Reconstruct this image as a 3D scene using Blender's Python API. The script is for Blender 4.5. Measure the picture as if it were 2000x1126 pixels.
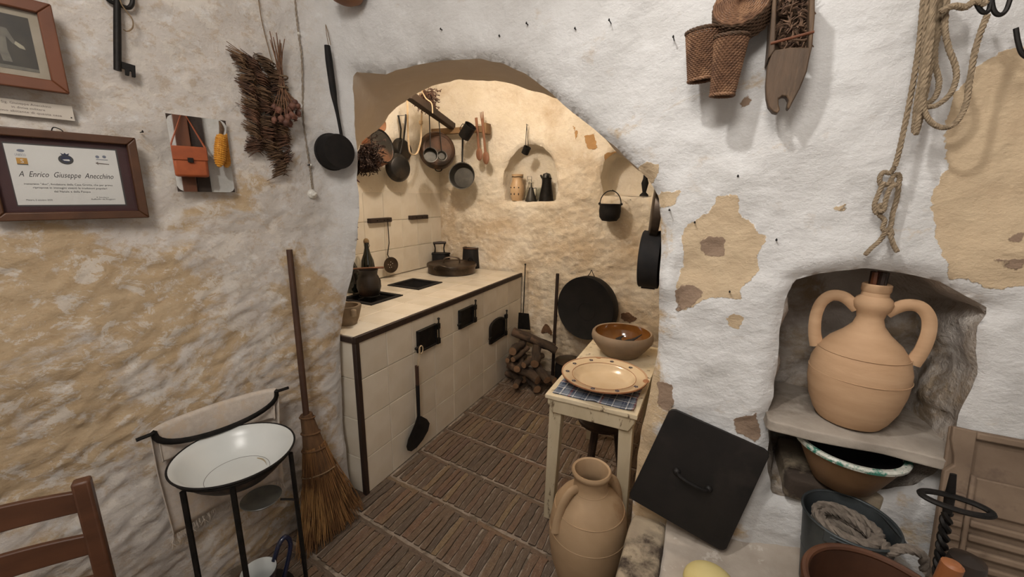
import bpy, bmesh, math, random
import numpy as np
from mathutils import Vector, Matrix, noise
random.seed(7)
SC = bpy.context.scene
for o in list(bpy.data.objects): bpy.data.objects.remove(o)

# ---------------------------------------------------------------- camera
FPX, PITCH, ROLL, YAW, EYE = 800.0, math.radians(13), math.radians(1), math.radians(25.794), 1.60
_c, _s = math.cos(PITCH), math.sin(PITCH)
_F = np.array([0, _c, -_s]); _U = np.array([0, _s, _c]); _R = np.array([1., 0, 0])
_R, _U = math.cos(ROLL)*_R+math.sin(ROLL)*_U, -math.sin(ROLL)*_R+math.cos(ROLL)*_U
_cy, _sy = math.cos(YAW), math.sin(YAW)
_Z = np.array([[_cy, -_sy, 0], [_sy, _cy, 0], [0, 0, 1]])
_F, _R, _U = _Z@_F, _Z@_R, _Z@_U
cd = bpy.data.cameras.new('camera'); cam = bpy.data.objects.new('camera', cd); SC.collection.objects.link(cam)
cam.matrix_world = Matrix(((_R[0], _U[0], -_F[0], 0), (_R[1], _U[1], -_F[1], 0), (_R[2], _U[2], -_F[2], EYE), (0, 0, 0, 1)))
cd.sensor_width = 36; cd.lens = FPX/2000*36; cd.clip_start = .02
SC.camera = cam

# ---------------------------------------------------------------- world, lamps, exposure
w = bpy.data.worlds.new('world'); SC.world = w; w.use_nodes = True
w.node_tree.nodes['Background'].inputs[0].default_value = (.9, .92, 1, 1)
w.node_tree.nodes['Background'].inputs[1].default_value = .02
def lamp(name, loc, watt, col, size):
    d = bpy.data.lights.new(name, 'POINT'); d.energy = watt; d.color = col; d.shadow_soft_size = size
    o = bpy.data.objects.new(name, d); o.location = loc; SC.collection.objects.link(o); return o
def spot(name, loc, aim, watt, col, size, cone, blend):
    d = bpy.data.lights.new(name, 'SPOT'); d.energy = watt; d.color = col; d.shadow_soft_size = size; d.spot_size = math.radians(cone); d.spot_blend = blend
    o = bpy.data.objects.new(name, d); o.location = loc; o.rotation_euler = (Vector(aim)-Vector(loc)).to_track_quat('-Z', 'Y').to_euler(); SC.collection.objects.link(o); return o
spot('room_spotlight', (-.62, .22, 2.97), (.66, 1.4, 1.02), 66, (1, .97, .93), .05, 84, 1.0)
lamp('room_fill', (-.25, -.55, 2.78), 76, (1, .95, .89), .30)  # unseen fill light added behind the camera, mainly to brighten the left wall
lamp('kitchen_lamp', (-1.42, 2.0, 2.55), 38, (1, .89, .77), .05)
SC.view_settings.view_transform = 'Standard'; SC.view_settings.look = 'None'
SC.view_settings.gamma = 1; SC.view_settings.use_curve_mapping = False
SC.view_settings.exposure = 0.15

# ---------------------------------------------------------------- where a point seen in the photograph lies on a known plane
O_ = np.array([0, 0, EYE])
def W(x, y): return _F+_R*(x-1000)/FPX-_U*(y-563)/FPX
def onz(x, y, z): d = W(x, y); return Vector(O_+d*(z-EYE)/d[2])
def onx(x, y, X): d = W(x, y); return Vector(O_+d*X/d[0])
def ony(x, y, Y): d = W(x, y); return Vector(O_+d*Y/d[1])
LA = math.radians(12); LN = np.array([math.cos(LA), -math.sin(LA), 0]); LD = np.array([math.sin(LA), math.cos(LA), 0]); LP = np.array([-1.575, 1.38, 0])
def onl(x, y, off=0): d = W(x, y); return Vector(O_+d*(LN@(LP+LN*off-O_))/(LN@d))
LROT = -LA   # a thing whose local -Y... see wall frames below

# ---------------------------------------------------------------- meshes
MW = {}
COL = SC.collection
def T(loc=(0, 0, 0), rot=(0, 0, 0)):
    return Matrix.Translation(Vector(loc)) @ (Matrix.Rotation(rot[2], 4, 'Z') @ Matrix.Rotation(rot[1], 4, 'Y') @ Matrix.Rotation(rot[0], 4, 'X'))
def frame(o, x, z):
    "matrix with origin o, local X along x, local Z along z"
    x = Vector(x).normalized(); z = Vector(z); z = (z-x*z.dot(x)).normalized(); y = z.cross(x)
    return Matrix(((x.x, y.x, z.x, o[0]), (x.y, y.y, z.y, o[1]), (x.z, y.z, z.z, o[2]), (0, 0, 0, 1)))
def axis(o, z):
    z = Vector(z).normalized(); x = Vector((1, 0, 0)) if abs(z.x) < .9 else Vector((0, 1, 0))
    return frame(o, (x-z*x.dot(z)), z)
def wallM(o, off=0):
    "frame on the left wall: X along the wall (away), Y up, Z out of the wall"
    o = Vector(o)+Vector(LN)*off
    return Matrix(((LD[0], 0, LN[0], o.x), (LD[1], 0, LN[1], o.y), (0, 1, 0, o.z), (0, 0, 0, 1)))
def frontM(o):
    "frame on the front wall: X right, Y up, Z towards the room (-Y)"
    o = Vector(o)
    return Matrix(((1, 0, 0, o.x), (0, 0, -1, o.y), (0, 1, 0, o.z), (0, 0, 0, 1)))
def smooth_pts(pts, k=6, closed=False):
    "Catmull-Rom through the points"
    P = [Vector(p) for p in pts]; n = len(P); out = []
    for i in range(n if closed else n-1):
        g = (lambda j: P[j % n]) if closed else (lambda j: P[max(0, min(n-1, j))])
        a, b, c, d = g(i-1), g(i), g(i+1), g(i+2)
        for j in range(k):
            t = j/k
            out.append(.5*((2*b)+(c-a)*t+(2*a-5*b+4*c-d)*t*t+(3*b-a-3*c+d)*t**3))
    if not closed: out.append(P[-1])
    return out
class MB:
    def __init__(s): s.v = []; s.f = []
    def add(s, V, F, M=None):
        b = len(s.v)
        s.v += [(M@Vector(p) if M else Vector(p)) for p in V]; s.f += [tuple(i+b for i in q) for q in F]; return s
    def box(s, c, d, M=None):
        x, y, z = c; a, b, e = d[0]/2, d[1]/2, d[2]/2
        V = [(x+i*a, y+j*b, z+k*e) for k in (-1, 1) for j in (-1, 1) for i in (-1, 1)]
        return s.add(V, [(0, 2, 3, 1), (4, 5, 7, 6), (0, 1, 5, 4), (2, 6, 7, 3), (0, 4, 6, 2), (1, 3, 7, 5)], M)
    def bx(s, lo, hi, M=None): return s.box([(a+b)/2 for a, b in zip(lo, hi)], [abs(b-a) for a, b in zip(lo, hi)], M)
    def tube(s, pts, r, n=8, closed=False, M=None, flat=1.0, up=None):
        P = [Vector(p) for p in pts]; m = len(P)
        rr = r if isinstance(r, (list, tuple)) else [r]*m
        if len(rr) != m: rr = list(np.interp(np.linspace(0, 1, m), np.linspace(0, 1, len(rr)), rr))
        V = []; F = []; X = None
        for i in range(m):
            t = (P[(i+1) % m]-P[i-1]) if closed else (P[min(i+1, m-1)]-P[max(i-1, 0)])
            t = t.normalized() if t.length > 1e-9 else Vector((0, 0, 1))
            if up is not None: X = Vector(up)
            elif X is None: X = Vector((1, 0, 0)) if abs(t.x) < .8 else Vector((0, 1, 0))
            X = (X-t*X.dot(t)); X = X.normalized() if X.length > 1e-6 else t.orthogonal().normalized()
            Y = t.cross(X)
            for k in range(n):
                a = 2*math.pi*k/n; V.append(P[i]+X*(rr[i]*math.cos(a))+Y*(rr[i]*flat*math.sin(a)))
        for i in range(m if closed else m-1):
            for k in range(n):
                a, b = i*n+k, i*n+(k+1) % n; c = ((i+1) % m)*n
                F.append((a, b, c+(k+1) % n, c+k))
        if not closed: F += [tuple(range(n-1, -1, -1)), tuple((m-1)*n+k for k in range(n))]
        return s.add(V, F, M)
    def lathe(s, prof, n=32, M=None, sx=1, sy=1, wob=0):
        V = []; F = []
        for i, (r, z) in enumerate(prof):
            for k in range(n):
                a = 2*math.pi*k/n
                q = r*(1+wob*noise.noise((math.cos(a)*1.3, math.sin(a)*1.3, z*4))) if wob else r
                V.append((q*sx*math.cos(a), q*sy*math.sin(a), z))
        for i in range(len(prof)-1):
            for k in range(n):
                a, b = i*n+k, i*n+(k+1) % n
                F.append((a, b, b+n, a+n))
        return s.add(V, F, M)
    def prism(s, poly, t, M=None, z0=0):
        n = len(poly)
        V = [(p[0], p[1], z0) for p in poly]+[(p[0], p[1], z0+t) for p in poly]
        F = [tuple(range(n-1, -1, -1)), tuple(range(n, 2*n))]+[(i, (i+1) % n, n+(i+1) % n, n+i) for i in range(n)]
        return s.add(V, F, M)
    def ball(s, c, r, M=None, n=10, m=7, sq=(1, 1, 1)):
        prof = [(math.sin(math.pi*i/m), -math.cos(math.pi*i/m)) for i in range(m+1)]
        prof[0] = (1e-4, -1); prof[-1] = (1e-4, 1)
        L = Matrix.Translation(Vector(c)) @ Matrix.Diagonal((r*sq[0], r*sq[1], r*sq[2], 1))
        return s.lathe(prof, n, (M@L) if M else L)
    def mesh(s, name, M=None):
        me = bpy.data.meshes.new(name)
        me.from_pydata([tuple(M@p) if M else tuple(p) for p in s.v], [], s.f); me.update(); return me
    def build(s, name, mat, parent=None, world=True, smooth=40, bevel=0, sub=0, solid=0, label=None, bseg=2):
        M = MW[parent.name].inverted() if (parent is not None and world and parent.name in MW) else None
        me = s.mesh(name, M)
        o = bpy.data.objects.new(name, me); COL.objects.link(o)
        fin(o, mat, smooth, bevel, sub, solid, bseg)
        if parent is not None: o.parent = parent
        if label: o['label'] = label
        return o
def fin(o, mat, smooth=40, bevel=0, sub=0, solid=0, bseg=2):
    me = o.data
    if isinstance(mat, str): mat = MT[mat]
    me.materials.append(mat)
    bm = bmesh.new(); bm.from_mesh(me); bmesh.ops.recalc_face_normals(bm, faces=bm.faces); bm.to_mesh(me); bm.free()
    if smooth:
        me.polygons.foreach_set('use_smooth', [True]*len(me.polygons))
        if smooth < 180: me.set_sharp_from_angle(angle=math.radians(smooth))
    if solid: m = o.modifiers.new('solid', 'SOLIDIFY'); m.thickness = solid; m.offset = -1
    if bevel: m = o.modifiers.new('bevel', 'BEVEL'); m.width = bevel; m.segments = bseg; m.limit_method = 'ANGLE'; m.angle_limit = math.radians(35)
    if sub: m = o.modifiers.new('sub', 'SUBSURF'); m.levels = m.render_levels = sub
def thing(name, label, cat, M=(0, 0, 0), group=None):
    o = bpy.data.objects.new(name, None); COL.objects.link(o)
    if not isinstance(M, Matrix): M = Matrix.Translation(Vector(M))
    o.matrix_world = M; o.empty_display_size = .05; MW[o.name] = M.copy()
    return tag(o, label, cat, group)
def tag(o, label, cat, group=None):
    o['label'] = label; o['category'] = cat
    if group: o['group'] = group
    return o
def struct(o): o['kind'] = 'structure'; return o
def only(mb, name, mat, label, cat, group=None, **k):
    return tag(mb.build(name, mat, **k), label, cat, group)
def dup(root, M, label=None):
    r = root.copy(); COL.objects.link(r); r.matrix_world = M; MW[r.name] = M.copy()
    if label: r['label'] = label
    for ch in list(root.children):
        c = ch.copy(); COL.objects.link(c); c.parent = r
        for g in ch.children: d = g.copy(); COL.objects.link(d); d.parent = c
    return r
def text(s, size, M, mat, name, parent, align='CENTER', shear=0, width=None):
    cu = bpy.data.curves.new('t', 'FONT'); cu.body = s; cu.size = size; cu.align_x = align; cu.shear = shear; cu.resolution_u = 2
    to = bpy.data.objects.new('t', cu); COL.objects.link(to)
    dg = bpy.context.evaluated_depsgraph_get()
    me = bpy.data.meshes.new_from_object(to.evaluated_get(dg)); bpy.data.objects.remove(to)
    me.name = name; sc = 1
    xs = [v.co.x for v in me.vertices]
    if width and xs: sc = width/(max(xs)-min(xs))
    me.transform((MW[parent.name].inverted()@M) @ Matrix.Diagonal((sc, 1, 1, 1)))
    o = bpy.data.objects.new(name, me); COL.objects.link(o); me.materials.append(MT[mat]); o.parent = parent; return o

# ---------------------------------------------------------------- materials
MT = {}
def lin(c):
    if isinstance(c, str): c = tuple(int(c[i:i+2], 16) for i in (0, 2, 4))
    return tuple((v/255/12.92 if v/255 <= .04045 else ((v/255+.055)/1.055)**2.4) for v in c)+(1,)
class NT:
    def __init__(s, name):
        m = bpy.data.materials.new(name); m.use_nodes = True; s.m = m; s.t = m.node_tree
        s.b = s.t.nodes['Principled BSDF']; MT[name] = m
    def n(s, typ, **k):
        nd = s.t.nodes.new(typ)
        for a, v in k.items(): setattr(nd, a, v)
        return nd
    def link(s, a, b): s.t.links.new(a, b)
    def inp(s, node, key, v):
        if isinstance(v, bpy.types.NodeSocket): s.link(v, node.inputs[key])
        else: node.inputs[key].default_value = v
    def coord(s, kind='Object', scale=(1, 1, 1), rot=(0, 0, 0)):
        tc = s.n('ShaderNodeTexCoord'); mp = s.n('ShaderNodeMapping'); s.link(tc.outputs[kind], mp.inputs[0])
        mp.inputs['Scale'].default_value = scale; mp.inputs['Rotation'].default_value = rot; return mp.outputs[0]
    def noise(s, co, scale, detail=6, rough=.55, dist=0):
        nd = s.n('ShaderNodeTexNoise'); s.link(co, nd.inputs['Vector']); nd.inputs['Scale'].default_value = scale
        nd.inputs['Detail'].default_value = detail; nd.inputs['Roughness'].default_value = rough; nd.inputs['Distortion'].default_value = dist
        return nd.outputs['Fac']
    def ramp(s, fac, stops, interp='LINEAR'):
        r = s.n('ShaderNodeValToRGB'); s.link(fac, r.inputs[0]); r.color_ramp.interpolation = interp
        e = r.color_ramp.elements
        while len(e) > 1: e.remove(e[-1])
        for i, (p, c) in enumerate(stops):
            q = e[0] if i == 0 else e.new(p); q.position = p
            q.color = lin(c) if not isinstance(c, (int, float)) else (c, c, c, 1)
        return r.outputs[0]
    def mix(s, fac, a, b, mode='MIX'):
        m = s.n('ShaderNodeMix', data_type='RGBA', blend_type=mode)
        s.inp(m, 0, fac)
        for k, v in ((6, a), (7, b)):
            if isinstance(v, bpy.types.NodeSocket): s.link(v, m.inputs[k])
            else: m.inputs[k].default_value = lin(v)
        return m.outputs[2]
    def math(s, op, a, b=0., c=0.):
        m = s.n('ShaderNodeMath', operation=op)
        for k, v in enumerate((a, b, c)):
            s.inp(m, k, v)
        return m.outputs[0]
    def attr(s, name): return s.n('ShaderNodeAttribute', attribute_name=name).outputs['Fac']
    def bump(s, h, strength=.3, dist=.01, normal=None):
        b = s.n('ShaderNodeBump'); s.link(h, b.inputs['Height']); b.inputs['Strength'].default_value = strength; b.inputs['Distance'].default_value = dist
        if normal: s.link(normal, b.inputs['Normal'])
        return b.outputs[0]
    def out(s, col=None, rough=.6, metal=0, nrm=None, spec=.5, coat=0):
        if col is not None:
            if isinstance(col, bpy.types.NodeSocket): s.link(col, s.b.inputs['Base Color'])
            else: s.b.inputs['Base Color'].default_value = lin(col)
        s.inp(s.b, 'Roughness', rough); s.inp(s.b, 'Metallic', metal); s.b.inputs['Specular IOR Level'].default_value = spec
        if coat: s.b.inputs['Coat Weight'].default_value = coat; s.b.inputs['Coat Roughness'].default_value = .08
        if nrm: s.link(nrm, s.b.inputs['Normal'])
        return s.m
def mat(name, c1, c2=None, rough=.6, metal=0, scale=18, detail=6, bump=0, bscale=None, stretch=(1, 1, 1), c3=None, spots=None, spec=.5, rnd=0, lo=.35, hi=.65, coat=0, bdist=.004):
    t = NT(name); co = t.coord('Object', stretch)
    f = t.noise(co, scale, detail)
    if c2 is None: col = t.mix(0., c1, c1)
    else: col = t.ramp(f, [(lo, c1), (hi, c2)])
    if c3: col = t.mix(t.ramp(t.noise(co, scale*.35, 8, .65), [(.52, 0), (.6, 1)]), col, c3)
    if spots: col = t.mix(t.ramp(t.noise(co, scale*2.2, 5, .7), [(.6, 0), (.66, 1)]), col, spots)
    if rnd:
        oi = t.n('ShaderNodeObjectInfo'); hs = t.n('ShaderNodeHueSaturation')
        hs.inputs['Hue'].default_value = .5; t.link(col, hs.inputs['Color'])
        t.link(t.math('MULTIPLY_ADD', oi.outputs['Random'], rnd*2, 1-rnd), hs.inputs['Value']); col = hs.outputs[0]
    nr = t.bump(t.noise(co, bscale or scale*2, 8, .65), min(1, bump), bdist) if bump else None
    return t.out(col, rough, metal, nr, spec, coat)

def wallmat(name, whites, ochre, beige, bare, s_lo=.5, s_hi=.6, stain_scale=1.7, bump=.35, fine=55, streak=(1, 1, 1), aniso=0):
    t = NT(name); co = t.coord('Object'); cs = t.coord('Object', streak, (0, 0, aniso))
    base = t.ramp(t.noise(co, 3.5, 9, .62), [(.3, whites[0]), (.52, whites[1]), (.75, whites[2])])
    base = t.mix(t.math('MULTIPLY', t.attr('warm'), .45), base, t.mix(1., base, 'ecd9c6', 'MULTIPLY'))
    sn = t.math('ADD', t.noise(cs, stain_scale, 10, .68, .4), t.math('SUBTRACT', t.attr('stain'), .5))
    och = t.mix(t.noise(co, 9, 8, .65), ochre[0], ochre[1])
    col = t.mix(t.ramp(sn, [(s_lo, 0), (s_hi, 1)]), base, och)
    # fine bright / dark flecks of worn limewash
    fl = t.noise(cs, 16, 9, .7)
    col = t.mix(t.math('MULTIPLY', t.ramp(t.noise(cs, 26, 9, .75), [(.52, 0), (.58, .4)]), t.attr('warm')), col, ochre[1])
    col = t.mix(t.math('MULTIPLY', t.ramp(t.noise(cs, 11, 9, .75, .5), [(.53, 0), (.57, .75)]), t.attr('warm')), col, 'd2cac0')
    col = t.mix(t.ramp(fl, [(.56, 0), (.66, .55)]), col, whites[2])
    col = t.mix(t.ramp(t.noise(cs, 7, 9, .72), [(.6, 0), (.72, .4)]), col, ochre[1])
    pm = t.math('ADD', t.attr('patch'), t.math('MULTIPLY', t.math('SUBTRACT', t.noise(co, 22, 7, .6), .5), .9))
    bcol = t.mix(t.noise(co, 14, 8, .65), beige[0], beige[1])
    col = t.mix(t.ramp(pm, [(.49, 0), (.51, 1)]), col, bcol)
    bm_ = t.math('ADD', t.attr('bare'), t.math('MULTIPLY', t.math('SUBTRACT', t.noise(co, 26, 7, .6), .5), .9))
    col = t.mix(t.ramp(bm_, [(.48, 0), (.52, 1)]), col, t.mix(t.noise(co, 30, 8, .7), bare[0], bare[1]))
    h = t.math('ADD', t.noise(cs, fine, 9, .66), t.math('MULTIPLY', t.noise(co, fine*.25, 6, .6), 1.6))
    h = t.math('SUBTRACT', h, t.math('MULTIPLY', t.ramp(pm, [(.47, 0), (.53, 1)]), .5))
    h = t.math('SUBTRACT', h, t.math('MULTIPLY', t.ramp(bm_, [(.46, 0), (.54, 1)]), .5))
    return t.out(col, .92, 0, t.bump(h, bump, .012), .15)
wallmat('plaster_front', ('c3c1be', 'cfcdcb', 'dad9d8'), ('c6b296', 'b09674'), ('cbb799', 'b8a083'), ('9a8470', '857060'), .585, .65, 2.4, .5, 52, (1, 1, 1.3))
wallmat('plaster_far', ('d8ccb6', 'e0d6c4', 'e8e0d2'), ('cfbea4', 'bca68a'), ('bd9868', 'a8825a'), ('7d5f48', '5a4332'), .46, .66, 1.9, .6, 34)
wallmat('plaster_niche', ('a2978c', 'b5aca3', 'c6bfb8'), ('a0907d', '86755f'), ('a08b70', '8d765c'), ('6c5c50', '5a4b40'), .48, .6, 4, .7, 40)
wallmat('plaster_vault', ('d6c8b6', 'dccfbf', 'e2d7c9'), ('cdb9a2', 'c2ad95'), ('b09a7c', '9d8468'), ('8d7865', '7a6553'), .6, .75, 1.5, .2, 60)
mat('tile_white', 'd9d0c0', 'cfc4b1', rough=.22, scale=5, rnd=.05, spec=.5, bump=.05, bscale=14)
mat('grout', '8f8171', '766857', rough=.9, scale=40)
mat('dark_wood', '32221a', '231711', rough=.55, scale=30, stretch=(1, 1, .15), bump=.3)
mat('iron', '171615', '26221f', rough=.55, metal=.55, scale=30, bump=.25, spec=.4)
mat('iron_matte', '151414', '211d1b', rough=.75, metal=.1, scale=22, bump=.2, spec=.3)
mat('mortar', '76695c', '94877a', rough=.95, scale=30, bump=.6, c3='5f5448')
def brickmat():
    t = NT('brick'); co = t.coord('Object'); oi = t.n('ShaderNodeObjectInfo')
    base = t.ramp(oi.outputs['Random'], [(0, '50443a'), (.25, '625242'), (.45, '6b5442'), (.6, '584a3e'), (.75, '6e5340'), (.88, '7d6a4e'), (1, '5e483c')])
    col = t.mix(t.ramp(t.noise(co, 60, 8, .7), [(.42, 0), (.7, .8)]), base, '3f3128')
    col = t.mix(t.ramp(t.noise(t.coord('Generated', (3, .6, 1)), 7, 6, .7), [(.54, 0), (.66, .8)]), col, '93867a')
    return t.out(col, .62, 0, t.bump(t.noise(co, 90, 8, .7), .5, .004), .35)
brickmat()

def proj(p):
    q = np.array(p)-O_; d = q@_F; return np.array([1000+FPX*(q@_R)/d, 563-FPX*(q@_U)/d])
def disc(x0, x1, y0, y1, z):
    "centre and radius of the level circle at height z whose picture spans x0..x1 and is centred between y0 and y1"
    cx, cy = (x0+x1)/2, (y0+y1)/2; c = onz(cx, cy, z); R = .1; a = np.linspace(0, 6.2832, 60); tx, ty = cx, cy
    for _ in range(12):
        Q = np.array([proj((c.x+R*math.cos(t), c.y+R*math.sin(t), z)) for t in a])
        tx += cx-(Q[:, 0].min()+Q[:, 0].max())/2; ty += cy-(Q[:, 1].min()+Q[:, 1].max())/2
        R *= (x1-x0)/(Q[:, 0].max()-Q[:, 0].min()); c = onz(tx, ty, z)
    return c, R
# ================================================================ the rooms
def fbm(P, sc, octv=4, st=(1, 1, 1), seed=0):
    s = (sc*st[0], sc*st[1], sc*st[2])
    return np.array([noise.fractal((p[0]*s[0]+seed, p[1]*s[1]+seed*1.7, p[2]*s[2]-seed), .9, 2.1, octv) for p in P])
def inside(P, poly):
    x, y = P[:, 0], P[:, 1]; r = np.zeros(len(P), bool); n = len(poly)
    for i in range(n):
        (x1, y1), (x2, y2) = poly[i], poly[(i+1) % n]
        if y1 == y2: continue
        c = ((y1 > y) != (y2 > y)) & (x < (x2-x1)*(y-y1)/(y2-y1)+x1); r ^= c
    return r
def nearest(P, poly):
    best = np.full(len(P), 1e9); Q = P.copy(); n = len(poly)
    for i in range(n):
        a = np.array(poly[i], float); b = np.array(poly[(i+1) % n], float); ab = b-a
        L = ab@ab
        if L < 1e-14: continue
        t = np.clip(((P-a)@ab)/L, 0, 1); q = a+t[:, None]*ab; d = np.hypot(*(P-q).T)
        m = d < best; best[m] = d[m]; Q[m] = q[m]
    return best, Q
def sdist(P, poly):
    d, _ = nearest(P, poly); return np.where(inside(P, poly), d, -d)
class Path:
    "a wall seen in plan: s along it, normal pointing into the room"
    def __init__(s, pts):
        s.p = np.array([[q[0], q[1]] for q in pts]); s.l = np.concatenate([[0], np.cumsum(np.hypot(*np.diff(s.p, axis=0).T))])
        t = np.gradient(s.p, axis=0); t /= np.hypot(*t.T)[:, None]; s.t = t; s.nn = np.stack([t[:, 1], -t[:, 0]], -1)
    def at(s, q): return np.stack([np.interp(q, s.l, s.p[:, 0]), np.interp(q, s.l, s.p[:, 1])], -1)
    def nor(s, q):
        n = np.stack([np.interp(q, s.l, s.nn[:, 0]), np.interp(q, s.l, s.nn[:, 1])], -1); return n/np.hypot(*n.T)[:, None]
    def hit(s, x, y):
        d = W(x, y); best = None
        for i in range(len(s.p)-1):
            a, b = s.p[i], s.p[i+1]; e = b-a
            det = d[0]*(-e[1])+e[0]*d[1]
            if abs(det) < 1e-12: continue
            t = (a[0]*(-e[1])+e[0]*a[1])/det; u = (d[0]*a[1]-d[1]*a[0])/det
            if t > 0 and -1e-6 <= u <= 1+1e-6 and (best is None or t < best[0]):
                best = (t, s.l[i]+u*(s.l[i+1]-s.l[i]))
        t, q = best; return (q, EYE+t*d[2])
    def surf(s, q, z, dv):
        q = np.asarray(q, float); p = s.at(q)+s.nor(q)*np.asarray(dv)[:, None]
        return np.column_stack([p, z])
def wallgrid(name, path, s0, s1, z0, z1, res, opens, disp, m, attrs=None, rnd=.02):
    ns, nz_ = int(round((s1-s0)/res)), int(round((z1-z0)/res))
    S, Zz = np.meshgrid(np.linspace(s0, s1, ns+1), np.linspace(z0, z1, nz_+1)); P = np.column_stack([S.ravel(), Zz.ravel()])
    ins = np.zeros(len(P), bool); dmin = np.full(len(P), 9.)
    for poly in opens:
        i = inside(P, poly); d, Q = nearest(P, poly)
        ins |= i; P[i] = Q[i]; d = np.where(i, 0, d); near = (~i) & (d < res*.3); P[near] = Q[near]; dmin = np.minimum(dmin, d)
    idx = np.arange(len(P)).reshape(nz_+1, ns+1)
    F = np.stack([idx[:-1, :-1], idx[:-1, 1:], idx[1:, 1:], idx[1:, :-1]], -1).reshape(-1, 4)
    F = F[~ins[F].all(1)]
    used = np.unique(F); mp = -np.ones(len(P), int); mp[used] = np.arange(len(used)); P = P[used]; F = mp[F]; dmin = dmin[used]
    V = path.surf(P[:, 0], P[:, 1], disp(P, dmin))
    me = bpy.data.meshes.new(name); me.from_pydata(V.tolist(), [], F.tolist()); me.update()
    for an in ('stain', 'patch', 'bare', 'warm'):
        at = me.attributes.new(an, 'FLOAT', 'POINT')
        at.data.foreach_set('value', (attrs[an](P) if attrs and an in attrs else np.full(len(P), .5 if an == 'stain' else 0.)).astype(np.float32))
    o = bpy.data.objects.new(name, me); COL.objects.link(o); fin(o, m, 180)
    return struct(o)
def densify(poly, step=.02, closed=True):
    out = []; n = len(poly)
    for i in range(n if closed else n-1):
        a = np.array(poly[i], float); b = np.array(poly[(i+1) % n], float); k = max(1, int(np.hypot(*(b-a))/step))
        for j in range(k): out.append(tuple(a+(b-a)*j/k))
    if not closed: out.append(tuple(poly[-1]))
    return out
def wiggle(poly, a=.004, f=14, seed=0):
    return [(x+a*noise.noise((x*f+seed, y*f, .3)), y+a*noise.noise((x*f, y*f+seed, 5.3))) for x, y in poly]
def rough_niche(name, path, poly, depth, m, shrink=.8, nrings=16, amp=.012, stain=.5, floor_z=None, dfun=None):
    "a hollow behind an opening of the wall: rings from the outline back, then in to the middle"
    P = np.array(poly); c = P.mean(0); V = []; F = []; n = len(P)
    for j in range(nrings+1):
        t = j/nrings
        if t < .55: k = 1-(1-shrink)*(t/.55)**2*1.0; d = depth*(t/.55)
        else: k = shrink*(1-(t-.55)/.45); d = depth*(1+.05*math.sin((t-.55)/.45*1.57))
        for p in P:
            q = c+(p-c)*k; V.append((q[0], q[1], d))
    V = np.array(V)
    if floor_z is not None: V[:, 1] = np.maximum(V[:, 1], floor_z)
    pos = path.at(V[:, 0])-path.nor(V[:, 0])*V[:, 2:3]; pos = np.column_stack([pos, V[:, 1]])
    dn = np.clip(V[:, 2]/.03, 0, 1)*amp
    pos += np.column_stack([fbm(pos, 9, 4, seed=3), fbm(pos, 9, 4, seed=8), fbm(pos, 9, 4, seed=15)])*dn[:, None]
    if dfun is not None:
        dv = dfun(V[:n, :2], np.zeros(n)); pos[:n, :2] += path.nor(V[:n, 0])*dv[:, None]
        pos[n:2*n, :2] += path.nor(V[:n, 0])*dv[:, None]*.5
    for j in range(nrings):
        for i in range(n): F.append((j*n+i, j*n+(i+1) % n, (j+1)*n+(i+1) % n, (j+1)*n+i))
    me = bpy.data.meshes.new(name); me.from_pydata(pos.tolist(), [], F); me.update()
    o = bpy.data.objects.new(name, me); COL.objects.link(o)
    for an, v in (('stain', stain), ('patch', 0), ('bare', 0)):
        at = me.attributes.new(an, 'FLOAT', 'POINT'); at.data.foreach_set('value', np.full(len(pos), v, np.float32))
    fin(o, m, 180); return o

# --- plan of the whitewashed walls: left wall, a soft inner corner, the front wall with the arch
YF = 1.40
corner = LP[:2]+LD[:2]*((YF-LP[1])/LD[1]); R_ = .11
plan = [tuple(LP[:2]+LD[:2]*q) for q in np.linspace(-3.6, (corner[1]-LP[1])/LD[1]-R_, 60)]
A0 = np.array(plan[-1]); A1 = corner+np.array([R_, 0])
for t in np.linspace(0, 1, 14)[1:]:
    plan.append(tuple((1-t)**2*A0+2*t*(1-t)*corner+t*t*A1))
plan += [(x, YF) for x in np.linspace(A1[0], 1.2, 60)[1:]]
PW = Path(plan)
S_SPLIT = PW.l[60+6]
# arch outline seen from the room
arch_px = [(690, 985), (680, 900), (672, 800), (668, 720), (666, 650), (670, 614), (685, 529), (691, 468), (692, 380), (690, 300), (684, 200), (680, 150), (684, 137),
           (715, 139), (740, 140), (762, 133), (800, 124), (850, 117), (900, 113), (935, 112), (975, 120), (1020, 141), (1065, 173), (1110, 214), (1155, 250),
           (1200, 287), (1235, 322), (1262, 350), (1282, 385), (1288, 430), (1289, 500), (1287, 560), (1284, 640), (1281, 700), (1266, 773), (1260, 812), (1248, 857), (1242, 916)]
arch = [PW.hit(*q) for q in arch_px]
arch[0] = (arch[0][0], -.02); arch.append((arch[-1][0]-.005, -.02))
ARCH = wiggle(densify(arch, .02), .004, 16)
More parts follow.
